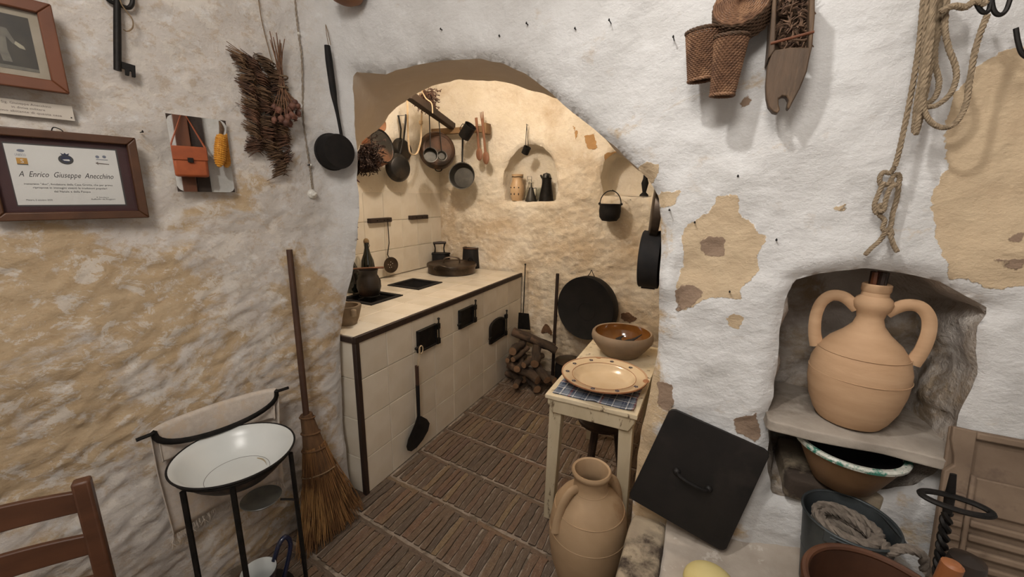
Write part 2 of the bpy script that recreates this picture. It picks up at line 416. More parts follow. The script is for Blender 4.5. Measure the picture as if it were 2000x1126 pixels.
# niche with the jug and the hollow under its shelf
n_px = [(1500, 822), (1512, 780), (1520, 720), (1524, 660), (1534, 600), (1552, 548), (1600, 536), (1640, 529), (1690, 524), (1740, 530), (1790, 540), (1840, 553), (1890, 578), (1938, 606),
        (1918, 640), (1912, 690), (1920, 730), (1905, 770), (1885, 820), (1872, 890), (1840, 935), (1790, 962), (1720, 972), (1640, 968), (1580, 962), (1535, 985), (1508, 975), (1502, 930), (1504, 870)]
NICHE = wiggle(densify([PW.hit(*q) for q in n_px], .02), .006, 20)
PATCH = [[PW.hit(*q) for q in pl] for pl in (
    [(1340, 440), (1395, 405), (1400, 382), (1440, 380), (1442, 415), (1475, 440), (1495, 470), (1478, 505), (1485, 530), (1450, 560), (1448, 585), (1420, 580), (1370, 588), (1330, 610), (1318, 560), (1335, 520), (1330, 470)],
    [(1860, 180), (1905, 150), (1930, 110), (2000, 90), (2040, 90), (2040, 560), (1950, 560), (1860, 545), (1838, 500), (1822, 420), (1820, 370), (1850, 330), (1845, 260)],
    [(1240, 325), (1262, 315), (1290, 320), (1280, 345), (1262, 365)], [(1280, 375), (1330, 372), (1320, 400), (1285, 410)],
    [(1418, 620), (1432, 610), (1450, 620), (1446, 645), (1422, 640)], [(1625, 408), (1650, 392), (1660, 400), (1635, 415)],
    [(1140, 250), (1165, 262), (1170, 275), (1150, 268)], [(1700, 205), (1722, 208), (1716, 222)])]
BARE = [[PW.hit(*q) for q in pl] for pl in (
    [(1365, 468), (1415, 464), (1414, 500), (1372, 502)], [(1318, 565), (1345, 556), (1375, 570), (1352, 600), (1322, 605)],
    [(1442, 190), (1462, 182), (1470, 200), (1445, 215)], [(1282, 745), (1312, 750), (1320, 790), (1300, 800), (1284, 790)],
    [(1435, 822), (1475, 808), (1490, 850), (1480, 872), (1440, 845)], [(1935, 505), (2005, 498), (2005, 520), (1960, 518)], [(1945, 462), (1990, 455), (1990, 470)])]
BULGE = [(PW.hit(*q), r, a) for q, r, a in (((1310, 505), .05, .02), ((1335, 520), .05, -.02), ((1300, 560), .04, .02), ((1290, 540), .05, .012), ((1310, 640), .07, .012), ((1370, 720), .09, .008), ((1480, 760), .1, .012))]
def rot_z(pos):   # comb marks climb towards the arch
    u = pos[:, 1]; c, s = math.cos(.45), math.sin(.45)
    return np.column_stack([pos[:, 0], u*c+pos[:, 2]*s, pos[:, 2]*c-u*s])
def disp_front(P, d):
    pos = np.column_stack([PW.at(P[:, 0]), P[:, 1]])
    h = fbm(pos, 2.2, 3, seed=2)*.022+fbm(pos, 8, 4, seed=5)*.0075+fbm(pos, 30, 4, (1, 1, 1.4), 9)*.0028
    # the left wall is rougher and combed lower down
    lf = np.clip((PW.l[66]-P[:, 0])/.25, 0, 1)
    low = np.clip((1.75-P[:, 1])/.9, 0, 1)
    h = h+lf*(fbm(rot_z(pos), 13, 5, (1, 1, 2.6), 21)*.0065*(.4+low)+fbm(rot_z(pos), 45, 4, (1, 1, 2.2), 31)*.004*(.35+low))
    for pl in PATCH: h -= np.clip(sdist(P, pl)/.006, 0, 1)*.003
    for pl in BARE: h -= np.clip(sdist(P, pl)/.006, 0, 1)*.005
    for (c, r, a) in BULGE: h += a*np.exp(-((P[:, 0]-c[0])**2+(P[:, 1]-c[1])**2)/(r*r))
    h -= .030*np.exp(-(d/.022)**1.3)
    return h
def mask(polys):
    def f(P):
        m = np.full(len(P), -1.)
        for pl in polys: m = np.maximum(m, sdist(P, pl))
        return np.clip(.5+m/.05, 0, 1)
    return f
zero = lambda P: np.full(len(P), 0.)
def stain_front(P):
    z = P[:, 1]; jamb = np.exp(-((P[:, 0]-arch[-3][0])/.12)**2)
    return .46+.05*np.clip((1.25-z)/.6, 0, 1)*np.clip((P[:, 0]-arch[-3][0])/.02, 0, 1)+.16*jamb*np.clip((1.75-z)/.3, 0, 1)
def warm_left(P): return np.clip((PW.l[70]-P[:, 0])/.35, 0, 1)
def stain_left(P):
    z = P[:, 1]; t = np.clip((PW.l[68]-P[:, 0])/.2, 0, 1)
    return stain_front(P)*(1-t)+t*(.47+.185*np.clip((1.78-z)/.45, 0, 1)-.11*np.clip((.72-z)/.5, 0, 1))
wf = wallgrid('wall_front', PW, S_SPLIT, PW.l[-1], -.02, 3.05, .0125, [ARCH, NICHE], disp_front, 'plaster_front', {'warm': warm_left, 'stain': stain_front, 'patch': mask(PATCH), 'bare': mask(BARE)})
wl = wallgrid('wall_left', PW, PW.l[20], S_SPLIT, -.02, 3.05, .0125, [ARCH], disp_front, 'plaster_front', {'stain': stain_left, 'warm': warm_left})
struct(wallgrid('wall_left', PW, 0, PW.l[20], -.02, 3.05, .05, [], disp_front, 'plaster_front', {'stain': stain_left, 'warm': warm_left}))
# niche hollow
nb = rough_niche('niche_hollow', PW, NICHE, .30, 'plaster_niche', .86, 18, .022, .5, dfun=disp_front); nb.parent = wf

# --- thickness of the arch wall: from the outline in the room to the outline in the kitchen
A2 = np.array(ARCH); fr = PW.surf(A2[:, 0], A2[:, 1], disp_front(A2, np.zeros(len(A2))))
YB = 1.80
bk_ctrl = [((-1.56, 1.42), 0.0), ]
back = []
bx_l = [(ony(x, y, YB)) for x, y in [(694, 300), (720, 265), (760, 225), (810, 187), (865, 165), (930, 155), (1010, 167), (1100, 196), (1165, 232), (1225, 270), (1280, 316), (1320, 410)]]
for i, (p, q) in enumerate(zip(fr, A2)):
    X, z = p[0], p[2]
    if z < .02 and -1.35 < X < -.22: back.append((X, YB, z))
    elif X < -1.2 and z < 1.8:                # left pier: its kitchen side, splayed right back to the tiled wall
        t = min(1, max(0, (z-1.45)/.38)); t = t*t*(3-2*t)
        back.append((-2.43*(1-t)+bx_l[0].x*t, 1.52*(1-t)+YB*t, z if z < 1.45 else 1.45+(z-1.45)*1.0))
    elif X > -.4 and z < 1.62: back.append((-.03, YB, z))
    else: back.append(None)
# vault part: follow the back outline by arc length
ids = [i for i, b in enumerate(back) if b is None]
fp = np.array([fr[i] for i in ids]); L = np.concatenate([[0], np.cumsum(np.linalg.norm(np.diff(fp, axis=0), axis=1))]); L /= L[-1]
bz = [Vector((bx_l[0].x, YB, 1.8))]+bx_l[:]; bz.append(Vector((-.03, YB, 1.58)))
bz = np.array([tuple(v) for v in smooth_pts(bz, 6)]); LB = np.concatenate([[0], np.cumsum(np.linalg.norm(np.diff(bz, axis=0), axis=1))]); LB /= LB[-1]
for i, l in zip(ids, L):
    back[i] = tuple(np.interp(l, LB, bz[:, k]) for k in range(3))
back = np.array(back)
NR = 22; V = []; n = len(fr)
for j in range(NR+1):
    t = j/NR; V.append(fr*(1-t)+back*t)
V = np.concatenate(V); jj = np.repeat(np.arange(NR+1)/NR, n)
V += np.column_stack([fbm(V, 5, 4, seed=41), fbm(V, 5, 4, seed=44), fbm(V, 5, 4, seed=47)])*(.016*np.clip(jj*4, 0, 1))[:, None]
kb = np.array(back); out = kb.copy()                      # kitchen face of the arch wall, spreading out from the back outline
for i, p in enumerate(kb):
    c = np.array([-.95, 1.0]); d = np.array([p[0], p[2]])-c; d /= max(1e-6, np.linalg.norm(d)); k = 1.6
    out[i] = (np.clip(p[0]+d[0]*k, -2.44, .65), p[1]+(.0 if p[2] > 1.5 else 0), np.clip(p[2]+max(0, d[1])*k, -.02, 2.8))
V = np.concatenate([V, out])
low = fr[:, 2] < -.008
F = [(j*n+i, j*n+i+1, (j+1)*n+i+1, (j+1)*n+i) for j in range(NR+1) for i in range(n-1) if not (low[i] and low[i+1])]
me = bpy.data.meshes.new('wall_arch'); me.from_pydata(V.tolist(), [], F); me.update()
for an, v in (('stain', .45), ('patch', 0), ('bare', 0)):
    at = me.attributes.new(an, 'FLOAT', 'POINT'); at.data.foreach_set('value', np.full(len(V), v, np.float32))
o = bpy.data.objects.new('wall_arch', me); COL.objects.link(o); fin(o, 'plaster_vault', 180); struct(o)

# --- kitchen
YK, XK = 3.36, -2.42
PK = Path([(x, YK) for x in np.linspace(-2.5, .66, 80)])          # far wall, normal towards -Y
PKL = Path([(XK, y) for y in np.linspace(1.45, 3.5, 60)])         # left wall, normal towards +X
def arch_poly(px): return wiggle(densify([PK.hit(*q) for q in px], .02), .006, 18)
FN1 = arch_poly([(984, 393), (980, 362), (983, 332), (995, 308), (1012, 290), (1035, 280), (1060, 286), (1078, 305), (1087, 335), (1090, 368), (1086, 393)])
FN2 = arch_poly([(1178, 382), (1173, 345), (1180, 315), (1200, 298), (1230, 292), (1258, 306), (1272, 340), (1274, 384)])
FP = [[PK.hit(*q) for q in pl] for pl in ([(1140, 265), (1160, 262), (1168, 290), (1150, 292)], [(1180, 300), (1220, 290), (1232, 318), (1180, 322)], [(1120, 245), (1130, 258), (1125, 272)])]
FB = [[PK.hit(*q) for q in pl] for pl in ([(1060, 640), (1068, 630), (1078, 640), (1082, 656), (1070, 648), (1058, 650)], [(1212, 612), (1228, 608), (1246, 622), (1232, 630), (1214, 622)])]
def disp_far(P, d):
    pos = np.column_stack([PK.at(P[:, 0]), P[:, 1]])
    low = np.clip((2.3-P[:, 1])/.7, .25, 1)
    h = fbm(pos, 1.6, 3, seed=60)*.03+fbm(pos, 7, 4, (1, 1, 1.3), 63)*.012*low+fbm(pos, 22, 4, (1, 1, 1.6), 66)*.008*low
    return h-.022*np.exp(-(d/.02)**1.3)
def stain_far(P): return .42+.20*np.clip((2.1-P[:, 1])/.9, 0, 1)-.1*np.exp(-((P[:, 0]-1.05)/.28)**2-((P[:, 1]-1.35)/.4)**2)
wk = wallgrid('wall_far', PK, 0, PK.l[-1], -.02, 2.85, .014, [FN1, FN2], disp_far, 'plaster_far', {'stain': stain_far, 'patch': mask(FP), 'bare': mask(FB)})
for poly, dep in ((FN1, .17), (FN2, .20)):
    b = rough_niche('niche_hollow', PK, poly, dep, 'plaster_far', .93, 14, .006, .40, min(p[1] for p in poly)+.004, disp_far); b.parent = wk
def disp_kl(P, d):
    pos = np.column_stack([PKL.at(P[:, 0]), P[:, 1]])
    return (fbm(pos, 2, 3, seed=80)*.012+fbm(pos, 9, 3, seed=83)*.003)*np.clip((P[:, 1]-1.6)/.1, 0, 1)-.012*(P[:, 1] < 1.58)
wt = wallgrid('wall_kitchen_left', PKL, 0, PKL.l[-1], -.02, 2.85, .03, [], disp_kl, 'plaster_far', {'stain': lambda P: np.full(len(P), .25)})
# other surfaces of both rooms, out of the frame
def slab(name, lo, hi, m):
    o = MB().bx(lo, hi).build(name, m, smooth=0)
    for an, v in (('stain', .4), ('patch', 0), ('bare', 0)):
        at = o.data.attributes.new(an, 'FLOAT', 'POINT'); at.data.foreach_set('value', np.full(len(o.data.vertices), v, np.float32))
    return struct(o)
slab('wall_right', (1.15, -2.2, -.1), (1.3, 1.5, 3.1), 'plaster_front')
slab('wall_back', (-2.6, -2.3, -.1), (1.3, -2.1, 3.1), 'plaster_front')
slab('ceiling', (-2.6, -2.3, 3.03), (1.3, 1.5, 3.15), 'plaster_front')
slab('ceiling', (-2.6, 1.5, 2.8), (.8, 3.6, 2.9), 'plaster_far')
slab('wall_kitchen_right', (.64, 1.82, -.1), (.75, 3.5, 2.9), 'plaster_far')

# --- floor: bricks on edge in courses, each course closed by a line of stretchers
fl = struct(MB().add([(-2.6, -2.3, -.004), (1.3, -2.3, -.004), (1.3, 3.6, -.004), (-2.6, 3.6, -.004)], [(0, 1, 2, 3)]).build('floor', 'mortar', smooth=0))
def brick_mesh(L, Wd, seed):
    rs = random.Random(seed); nx, ny = 2, 6; V = []; F = []
    for j in range(ny+1):
        for i in range(nx+1):
            ex = (i in (0, nx)); ey = (j in (0, ny))
            V.append(((i/nx-.5)*Wd+(rs.uniform(-.0025, .0025) if ex else 0), (j/ny-.5)*L+(rs.uniform(-.004, .004) if ey else 0), (.0045 if not (ex or ey) else .002)+rs.uniform(-.002, .0025)))
    for j in range(ny):
        for i in range(nx): a = j*(nx+1)+i; F.append((a, a+1, a+nx+2, a+nx+1))
    m = len(V); ring = [i for i in range(nx+1)]+[(j+1)*(nx+1)-1 for j in range(1, ny+1)]+[ny*(nx+1)+i for i in range(nx-1, -1, -1)]+[j*(nx+1) for j in range(ny-1, 0, -1)]
    for i in ring: V.append((V[i][0], V[i][1], -.012))
    for k in range(len(ring)): k2 = (k+1) % len(ring); F.append((ring[k], m+k, m+k2, ring[k2]))
    mb = MB(); mb.add(V, F); return mb
BV = []
for k in range(7):
    mb = brick_mesh(1, .031, k); me = mb.mesh('brick'); me.materials.append(MT['brick'])
    me.polygons.foreach_set('use_smooth', [True]*len(me.polygons)); me.set_sharp_from_angle(angle=math.radians(50)); BV.append((me, mb))
courses = [3.30, 3.16, 2.90, 2.62, 2.355, 2.09, 1.815, 1.54, 1.25, .97, .69]
sl = -.085; far = MB(); nb_ = 0; cand = []
for a, b in zip(courses[1:], courses[:-1]):
    x = -1.50 if a > 1.3 else -1.66
    while x < (.5 if a > 1.8 else -.10):
        w_ = random.uniform(.028, .041); yc = (a+b)/2+sl*(x+1.5)+.012; L_ = (b-a)-.034+random.uniform(-.01, .006)
        cand.append((x+w_/2, yc, w_/.034, L_, random.gauss(0, .025), random.uniform(-.002, .002))); x += w_+random.uniform(.001, .006)
    x = -1.52 if a > 1.3 else -1.66
    while x < (.5 if a > 1.8 else -.10):
        L_ = random.uniform(.17, .26); cand.append((x+L_/2, a+sl*(x+L_/2+1.5), .75, L_-.008, math.pi/2+sl+random.gauss(0, .012), 0)); x += L_
def seen(c):  # nearest, unhidden bricks first
    hid = (c[0] > -.62 and c[1] > 1.95) or c[0] > -.15
    return (hid, c[1])
cand.sort(key=seen)
for k, (x, y, sx, L_, rz, dz) in enumerate(cand):
    me, mb = BV[k % 7]
    M = Matrix.Translation((x, y, dz)) @ Matrix.Rotation(rz, 4, 'Z') @ Matrix.Diagonal((sx, L_, 1, 1))
    if k < 300:
        o = bpy.data.objects.new('brick', me); COL.objects.link(o); o.matrix_world = M; o.parent = fl
    else: far.add(mb.v, mb.f, M)
fo = far.build('far_bricks', 'brick', fl, smooth=50); fo['kind'] = 'stuff'

# --- tiled wall behind the counter and the tiled masonry range
def tile_mesh(a, b, t=.008):
    mb = MB(); e = .0022
    V = [(-a/2, -b/2, 0), (a/2, -b/2, 0), (a/2, b/2, 0), (-a/2, b/2, 0), (-a/2, -b/2, t-e), (a/2, -b/2, t-e), (a/2, b/2, t-e), (-a/2, b/2, t-e),
         (-a/2+e, -b/2+e, t), (a/2-e, -b/2+e, t), (a/2-e, b/2-e, t), (-a/2+e, b/2-e, t)]
    F = [(0, 1, 5, 4), (1, 2, 6, 5), (2, 3, 7, 6), (3, 0, 4, 7), (4, 5, 9, 8), (5, 6, 10, 9), (6, 7, 11, 10), (7, 4, 8, 11), (8, 9, 10, 11)]
    me = mb.add(V, F).mesh('tile'); me.materials.append(MT['tile_white']); return me
TC = {}
def tile(parent, M, a, b):
    k = (round(a, 3), round(b, 3))
    if k not in TC: TC[k] = tile_mesh(*k)
    o = bpy.data.objects.new('tile', TC[k]); COL.objects.link(o)
    P_ = MW.get(parent.name); o.parent = parent; o.matrix_local = (P_.inverted()@M) if P_ else M
ZC = .90
def sideM(p): return Matrix(((0, 0, 1, p[0]), (1, 0, 0, p[1]), (0, 1, 0, p[2]), (0, 0, 0, 1)))    # local X along +Y, Y up, Z towards +X
ycols = [1.95, 2.16, 2.37, 2.585, 2.80, 3.01, 3.21, 3.37]
g = 0
for y0, y1 in zip(ycols[:-1], ycols[1:]):
    for z0, z1 in ((.905, 1.128), (1.128, 1.368), (1.368, 1.60)):
        tile(wt, sideM((XK-.008+random.uniform(-.001, .001), (y0+y1)/2, (z0+z1)/2)), y1-y0-.003, z1-z0-.003)
ct = thing('kitchen_range', 'white tiled masonry cooking counter with dark wooden edging and three small iron doors', 'counter', (-1.97, 2.35, 0))
XF = -1.52; Y0, Y1 = 1.385, 3.34
MB().add([(XF-.008, Y0+.008, 0), (XF-.008, Y1, 0), (XF-.008, Y1, ZC-.02), (XF-.008, Y0+.008, ZC-.02), (-2.43, Y0+.008, 0), (-2.43, Y0+.008, ZC-.02)], [(0, 1, 2, 3), (0, 3, 5, 4)]).build('body', 'grout', ct, smooth=0)
cy = [1.40]+[1.595+.2115*i for i in range(9)]; cy[-1] = Y1
zr = [0, .212, .437, .664, ZC-.032]
for a, b in zip(cy[:-1], cy[1:]):
    for c, d in zip(zr[:-1], zr[1:]):
        tile(ct, sideM((XF-.009+random.uniform(-.0008, .0008), (a+b)/2, (c+d)/2)), b-a-.003, d-c-.003)
for c, d in zip(zr[:-1], zr[1:]):   # narrow end towards the room
    tile(ct, Matrix(((1, 0, 0, XF-.02-.105), (0, 0, -1, Y0+.009), (0, 1, 0, (c+d)/2), (0, 0, 0, 1))), .207, d-c-.003)
hobs = []
for px in ([(678, 577), (722, 600), (784, 578), (740, 566)], [(752, 558), (817, 570), (871, 549), (806, 541)]):
    q = [onz(x, y, ZC) for x, y in px]; hobs.append((min(v.x for v in q), max(v.x for v in q), min(v.y for v in q), max(v.y for v in q)))
HW, HD = .30, .30
hobs = [((a+b)/2-HW/2, (a+b)/2+HW/2, (c+d)/2-HD/2, (c+d)/2+HD/2) for a, b, c, d in hobs]
def sub(r, h):
    a, b, c, d = r; A, B, C_, D = h
    if A >= b or B <= a or C_ >= d or D <= c: return [r]
    o = []
    if A > a: o.append((a, A, c, d)); a = A
    if B < b: o.append((B, b, c, d)); b = B
    if C_ > c: o.append((a, b, c, C_))
    if D < d: o.append((a, b, D, d))
    return o
xr = [XF-.012-.213*i for i in range(5)]; xr[-1] = -2.425
for a, b in zip(cy[:-1], cy[1:]):
    for x1, x0 in zip(xr[:-1], xr[1:]):
        rs = [(x0, x1, a-.004 if a > 1.41 else Y0, b-.004)]
        for h in hobs: rs = [q for r in rs for q in sub(r, h)]
        for (p, q, r, s) in rs:
            if q-p > .015 and s-r > .015: tile(ct, Matrix.Translation(((p+q)/2, (r+s)/2, ZC-.008)), q-p-.003, s-r-.003)
h0, h1 = hobs
for (a, b, c, d) in [q for r in [(-2.43, XF-.01, Y0, Y1)] for p in sub(r, h0) for q in sub(p, h1)]:
    MB().add([(a, c, ZC-.0075), (b, c, ZC-.0075), (b, d, ZC-.0075), (a, d, ZC-.0075)], [(0, 1, 2, 3)]).build('grout_bed', 'grout', ct, smooth=0)
MB().bx((XF-.012, Y0-.012, ZC-.034), (XF+.008, Y1, ZC+.001)).build('edge_strip', 'dark_wood', ct, bevel=.003)
MB().bx((XF-.16, Y0-.012, ZC-.034), (XF-.012, Y0+.002, ZC-.006)).build('edge_strip', 'dark_wood', ct, bevel=.003)
MB().bx((XF-.02, Y0-.010, 0), (XF+.006, Y0+.016, ZC-.034)).build('corner_strip', 'dark_wood', ct, bevel=.003)
for (a, b, c, d) in hobs:
    m = MB(); w_ = .034; z0, z1 = ZC-.02, ZC+.006
    m.bx((a, c, z0), (a+w_, d, z1)); m.bx((b-w_, c, z0), (b, d, z1)); m.bx((a+w_, c, z0), (b-w_, c+w_, z1)); m.bx((a+w_, d-w_, z0), (b-w_, d, z1))
    h = m.build('fire_frame', 'iron_matte', ct, bevel=.002, label='square iron frame of a cooking hole')
    MB().add([(a+w_, c+w_, ZC-.01), (b-w_, c+w_, ZC-.01), (b-w_, d-w_, ZC-.01), (a+w_, d-w_, ZC-.01), (a+.07, c+.07, ZC-.11), (b-.07, c+.07, ZC-.11), (b-.07, d-.07, ZC-.11), (a+.07, d-.07, ZC-.11)],
             [(0, 1, 5, 4), (1, 2, 6, 5), (2, 3, 7, 6), (3, 0, 4, 7), (4, 5, 6, 7)]).build('fire_pit', 'iron_matte', ct, smooth=0)
# iron doors
def door(pxl, arched, string):
    q = [onx(x, y, XF) for x, y in pxl]; ya, yb = min(v.y for v in q), max(v.y for v in q); za, zb = min(v.z for v in q), max(v.z for v in q)
    w_, h_ = yb-ya, zb-za; M = sideM((XF, (ya+yb)/2, (za+zb)/2))
    def prof(s, r=0):
        a, b = w_/2*s, h_/2*s
        if not arched: return [(-a, -b), (a, -b), (a, b), (-a, b)]
        return [(-a, -b), (a, -b), (a, b*.45)]+[(a*math.cos(t), b*.45+b*.55*math.sin(t)) for t in np.linspace(.2, math.pi-.2, 10)]+[(-a, b*.45)]
    d = MB().prism(prof(1), .012, M).build('door', 'iron', ct, bevel=.002, label='small arched cast iron door' if arched else 'small square cast iron door')
    p1, p2 = prof(.98), prof(.84); n = len(p1); m = MB()
    m.add([(x, y, .022) for x, y in p1]+[(x, y, .022) for x, y in p2]+[(x, y, .01) for x, y in p1]+[(x, y, .012) for x, y in p2],
          [(i, (i+1) % n, n+(i+1) % n, n+i) for i in range(n)]+[(i, 2*n+i, 2*n+(i+1) % n, (i+1) % n) for i in range(n)]+[(n+i, n+(i+1) % n, 3*n+(i+1) % n, 3*n+i) for i in range(n)], M)
    r = m.build('rim', 'iron', d, world=False, bevel=.002)
    def put(o): o.parent = d
    for mb_, nm in ((MB().tube([(w_/2+.012, -h_/2-.0, .022), (w_/2+.012, h_/2+.025, .022)], .005, 8, M=M).ball((w_/2+.012, h_/2+.028, .022), .009, M), 'hinge_pin'),
                    (MB().box((w_/2+.004, h_/2-.02, .02), (.03, .035, .02), M), 'hinge'), (MB().box((w_/2+.004, -h_/2+.02, .02), (.03, .035, .02), M), 'hinge'),
                    (MB().tube([(-w_/2+.01, -h_/2*.35, .02), (-w_/2-.03, -h_/2*.35, .026), (-w_/2-.035, -h_/2*.35-.012, .028)], .006, 8, M=M).ball((-w_/2-.034, -h_/2*.35, .027), .010, M), 'latch')):
        for k, v in enumerate(mb_.v): mb_.v[k] = MW[ct.name].inverted()@v
        put(mb_.build(nm, 'iron', None))
    for k, v in enumerate(r.data.vertices): v.co = MW[ct.name].inverted()@v.co
    return M@Vector((-w_/2-.018, -h_/2*.35, .028))
def c6(u, v): return 650+u*.3908, 560+v*.3908
KNOB = door([c6(*q) for q in ((415, 222), (508, 180), (512, 282), (420, 328))], False, True)
door([c6(*q) for q in ((625, 118), (694, 92), (697, 175), (628, 210))], False, False)
door([c6(*q) for q in ((780, 175), (853, 145), (853, 240), (780, 280))], True, False)
# stone bench under the niche wall, its kerb block
def bench():
    nx, ny = 90, 60; V = []; F = []
    xs = np.linspace(-.03, 1.16, nx+1); ys = np.linspace(.60, 1.46, ny+1)
    for y in ys:
        for x in xs:
            p = (x, y, 0); t = min(1, max(0, (x-.15)/.3)); t = t*t*(3-2*t)
            z = .43+.05*t+.010*noise.fractal((x*5, y*5, 3), .9, 2, 4)+.003*noise.fractal((x*30, y*30, 1), .9, 2, 3)
            z += .02*max(0, (y-1.30)/.1)**2
            z -= .006*math.exp(-((x-.28-.2*(y-1.2))/.008)**2)+.006*math.exp(-((y-1.05-.1*x)/.008)**2)
            V.append((x, y, z))
    for j in range(ny):
        for i in range(nx): a = j*(nx+1)+i; F.append((a, a+1, a+nx+2, a+nx+1))
    m = MB().add(V, F); b = len(m.v)
    m.add([(-.03, .60, 0), (1.16, .60, 0), (1.16, .60, .43), (-.03, .60, .43), (-.03, 1.4, 0), (-.03, 1.4, .43)], [(0, 1, 2, 3), (4, 0, 3, 5)])
    o = m.build('trim_1', 'stone_bench', smooth=60); struct(o); o['label'] = 'whitish worn stone bench along the niche wall'
mat('stone_bench', '93877a', 'ada296', rough=.9, scale=6, bump=.6, bscale=45, c3='7f7367', spots='b9b0a6')
mat('stone_kerb', '8b7d6b', 'a5967f', rough=.9, scale=9, bump=.8, bscale=40, c3='3a2f26', spots='6b5c4a')
bench()
def lump_box(lo, hi, n=(4, 10, 8), amp=.006, rnd=.012, seed=0, f=9):
    "a stone block with softened, uneven faces"
    bm = bmesh.new(); bmesh.ops.create_cube(bm, size=1)
    bmesh.ops.subdivide_edges(bm, edges=bm.edges[:], cuts=7, use_grid_fill=True)
    d = [b-a for a, b in zip(lo, hi)]; m = MB(); bm.verts.ensure_lookup_table()
    for v in bm.verts:
        p = Vector([(v.co[k]+.5)*d[k]+lo[k] for k in range(3)])
        c = Vector([min(max(p[k], lo[k]+rnd), hi[k]-rnd) for k in range(3)]); e = p-c
        if e.length > 1e-9: p = c+e.normalized()*min(e.length, rnd)
        nz = Vector([noise.fractal((p.x*f+seed+k*7, p.y*f, p.z*f), .9, 2, 3) for k in range(3)])
        m.v.append(p+nz*amp)
    m.f = [tuple(v.index for v in fc.verts) for fc in bm.faces]; bm.free(); return m
o = lump_box((-.155, .62, 0), (-.022, 1.40, .455), amp=.008, rnd=.02, seed=3).build('trim_2', 'stone_kerb', smooth=180, sub=1); struct(o); o['label'] = 'worn stained kerb stone at the end of the bench'
# ================================================================ things on and by the left wall
mat('frame_red', '5e351f', '6b3d23', rough=.5, scale=12, stretch=(1, 1, 1), bump=.15)
mat('frame_brown', '55351f', '452a18', rough=.4, scale=14, bump=.15)
mat('maroon', '3d1a1a', '331516', rough=.7, scale=8)
mat('paper', 'cfcdc8', 'c6c4bf', rough=.6, scale=3)
mat('card', 'c9c0b4', 'bfb5a8', rough=.8, scale=4)
mat('photo_mat', 'a09687', '938977', rough=.8, scale=12)
mat('photo_dark', '2e2a25', '3d382f', rough=.35, scale=26)
mat('photo_mid', '57534a', '6b665a', rough=.4, scale=60)
mat('photo_light', '8b8472', '9c9580', rough=.4, scale=60)
mat('ink', '3a3836', rough=.6); mat('ink_brown', '6a5f58', rough=.7)
mat('ink_blue', '1f2640', rough=.5); mat('ink_gold', 'b98a3a', '9d7229', rough=.5, scale=40); mat('ink_grey', '6d7280', rough=.6)
mat('glass_pane', 'ffffff', rough=.02)
t = NT('glass'); t.b.inputs['Transmission Weight'].default_value = 1; t.b.inputs['IOR'].default_value = 1.45; t.out('f2f4f0', .02)
t = NT('clear_sheet'); lp = t.n('ShaderNodeBsdfTransparent'); gl = t.n('ShaderNodeBsdfGlossy'); gl.inputs['Roughness'].default_value = .03
fr_ = t.n('ShaderNodeFresnel'); fr_.inputs['IOR'].default_value = 1.22; mx = t.n('ShaderNodeMixShader'); t.link(fr_.outputs[0], mx.inputs[0]); t.link(lp.outputs[0], mx.inputs[1]); t.link(gl.outputs[0], mx.inputs[2])
t.link(mx.outputs[0], t.t.nodes['Material Output'].inputs[0])
mat('mirror_glass', 'e6e6e2', rough=.015, metal=1)
mat('rust_dark', '2a1d16', '3a2a20', rough=.8, scale=60, bump=.4)
mat('straw', '63432f', '402b1f', rough=.85, scale=40, rnd=.25)
mat('straw_light', '6b5138', '4b3626', rough=.85, scale=40, rnd=.2)
mat('stem', '7a563c', '5b3f2c', rough=.8, scale=60, rnd=.2)
mat('pod', '5a3a30', '77503f', rough=.7, scale=50, rnd=.25, bump=.2)
mat('twine', '8a7358', '6d5942', rough=.9, scale=80, bump=.4)
mat('cord_grey', '9c8f80', '857868', rough=.9, scale=80, bump=.4)
mat('porcelain', 'd9d5cd', 'cfcabf', rough=.25, scale=10)
mat('broom_straw', '8a623a', '5e3f22', rough=.85, scale=30, stretch=(1, 1, .2), rnd=.15, c3='a67d4c')
mat('broom_core', '6b4d31', '4d3521', rough=.9, scale=40, stretch=(1, 1, .2), bump=.5)
mat('stick_wood', '4a2f1e', '36211500'[:6], rough=.6, scale=20, stretch=(1, 1, .15), bump=.3)
mat('enamel_white', 'd4d6d4', 'cccfcd', rough=.28, scale=5)
mat('enamel_chipped', '1c1a1c', '2c2624', rough=.5, scale=45, c3='4a3a30', spots='5f5a52', bump=.2)
mat('enamel_blue', '151a2e', '1e2440', rough=.2, scale=8, coat=.3)
mat('enamel_grey', '4a4a47', '5a5953', rough=.4, scale=20)
mat('linen', 'c9beb2', 'bdb1a5', rough=.95, scale=60, bump=.25, bscale=220, c3='c4b3a0')
mat('chair_wood', '5a3825', '462a1b', rough=.45, scale=16, stretch=(.3, .3, 1), bump=.15)
mat('terracotta', '936645', '7d5539', rough=.7, scale=14, bump=.2)
mat('rope_hemp', '94826a', '7a6a55', rough=.95, scale=90, bump=.5)

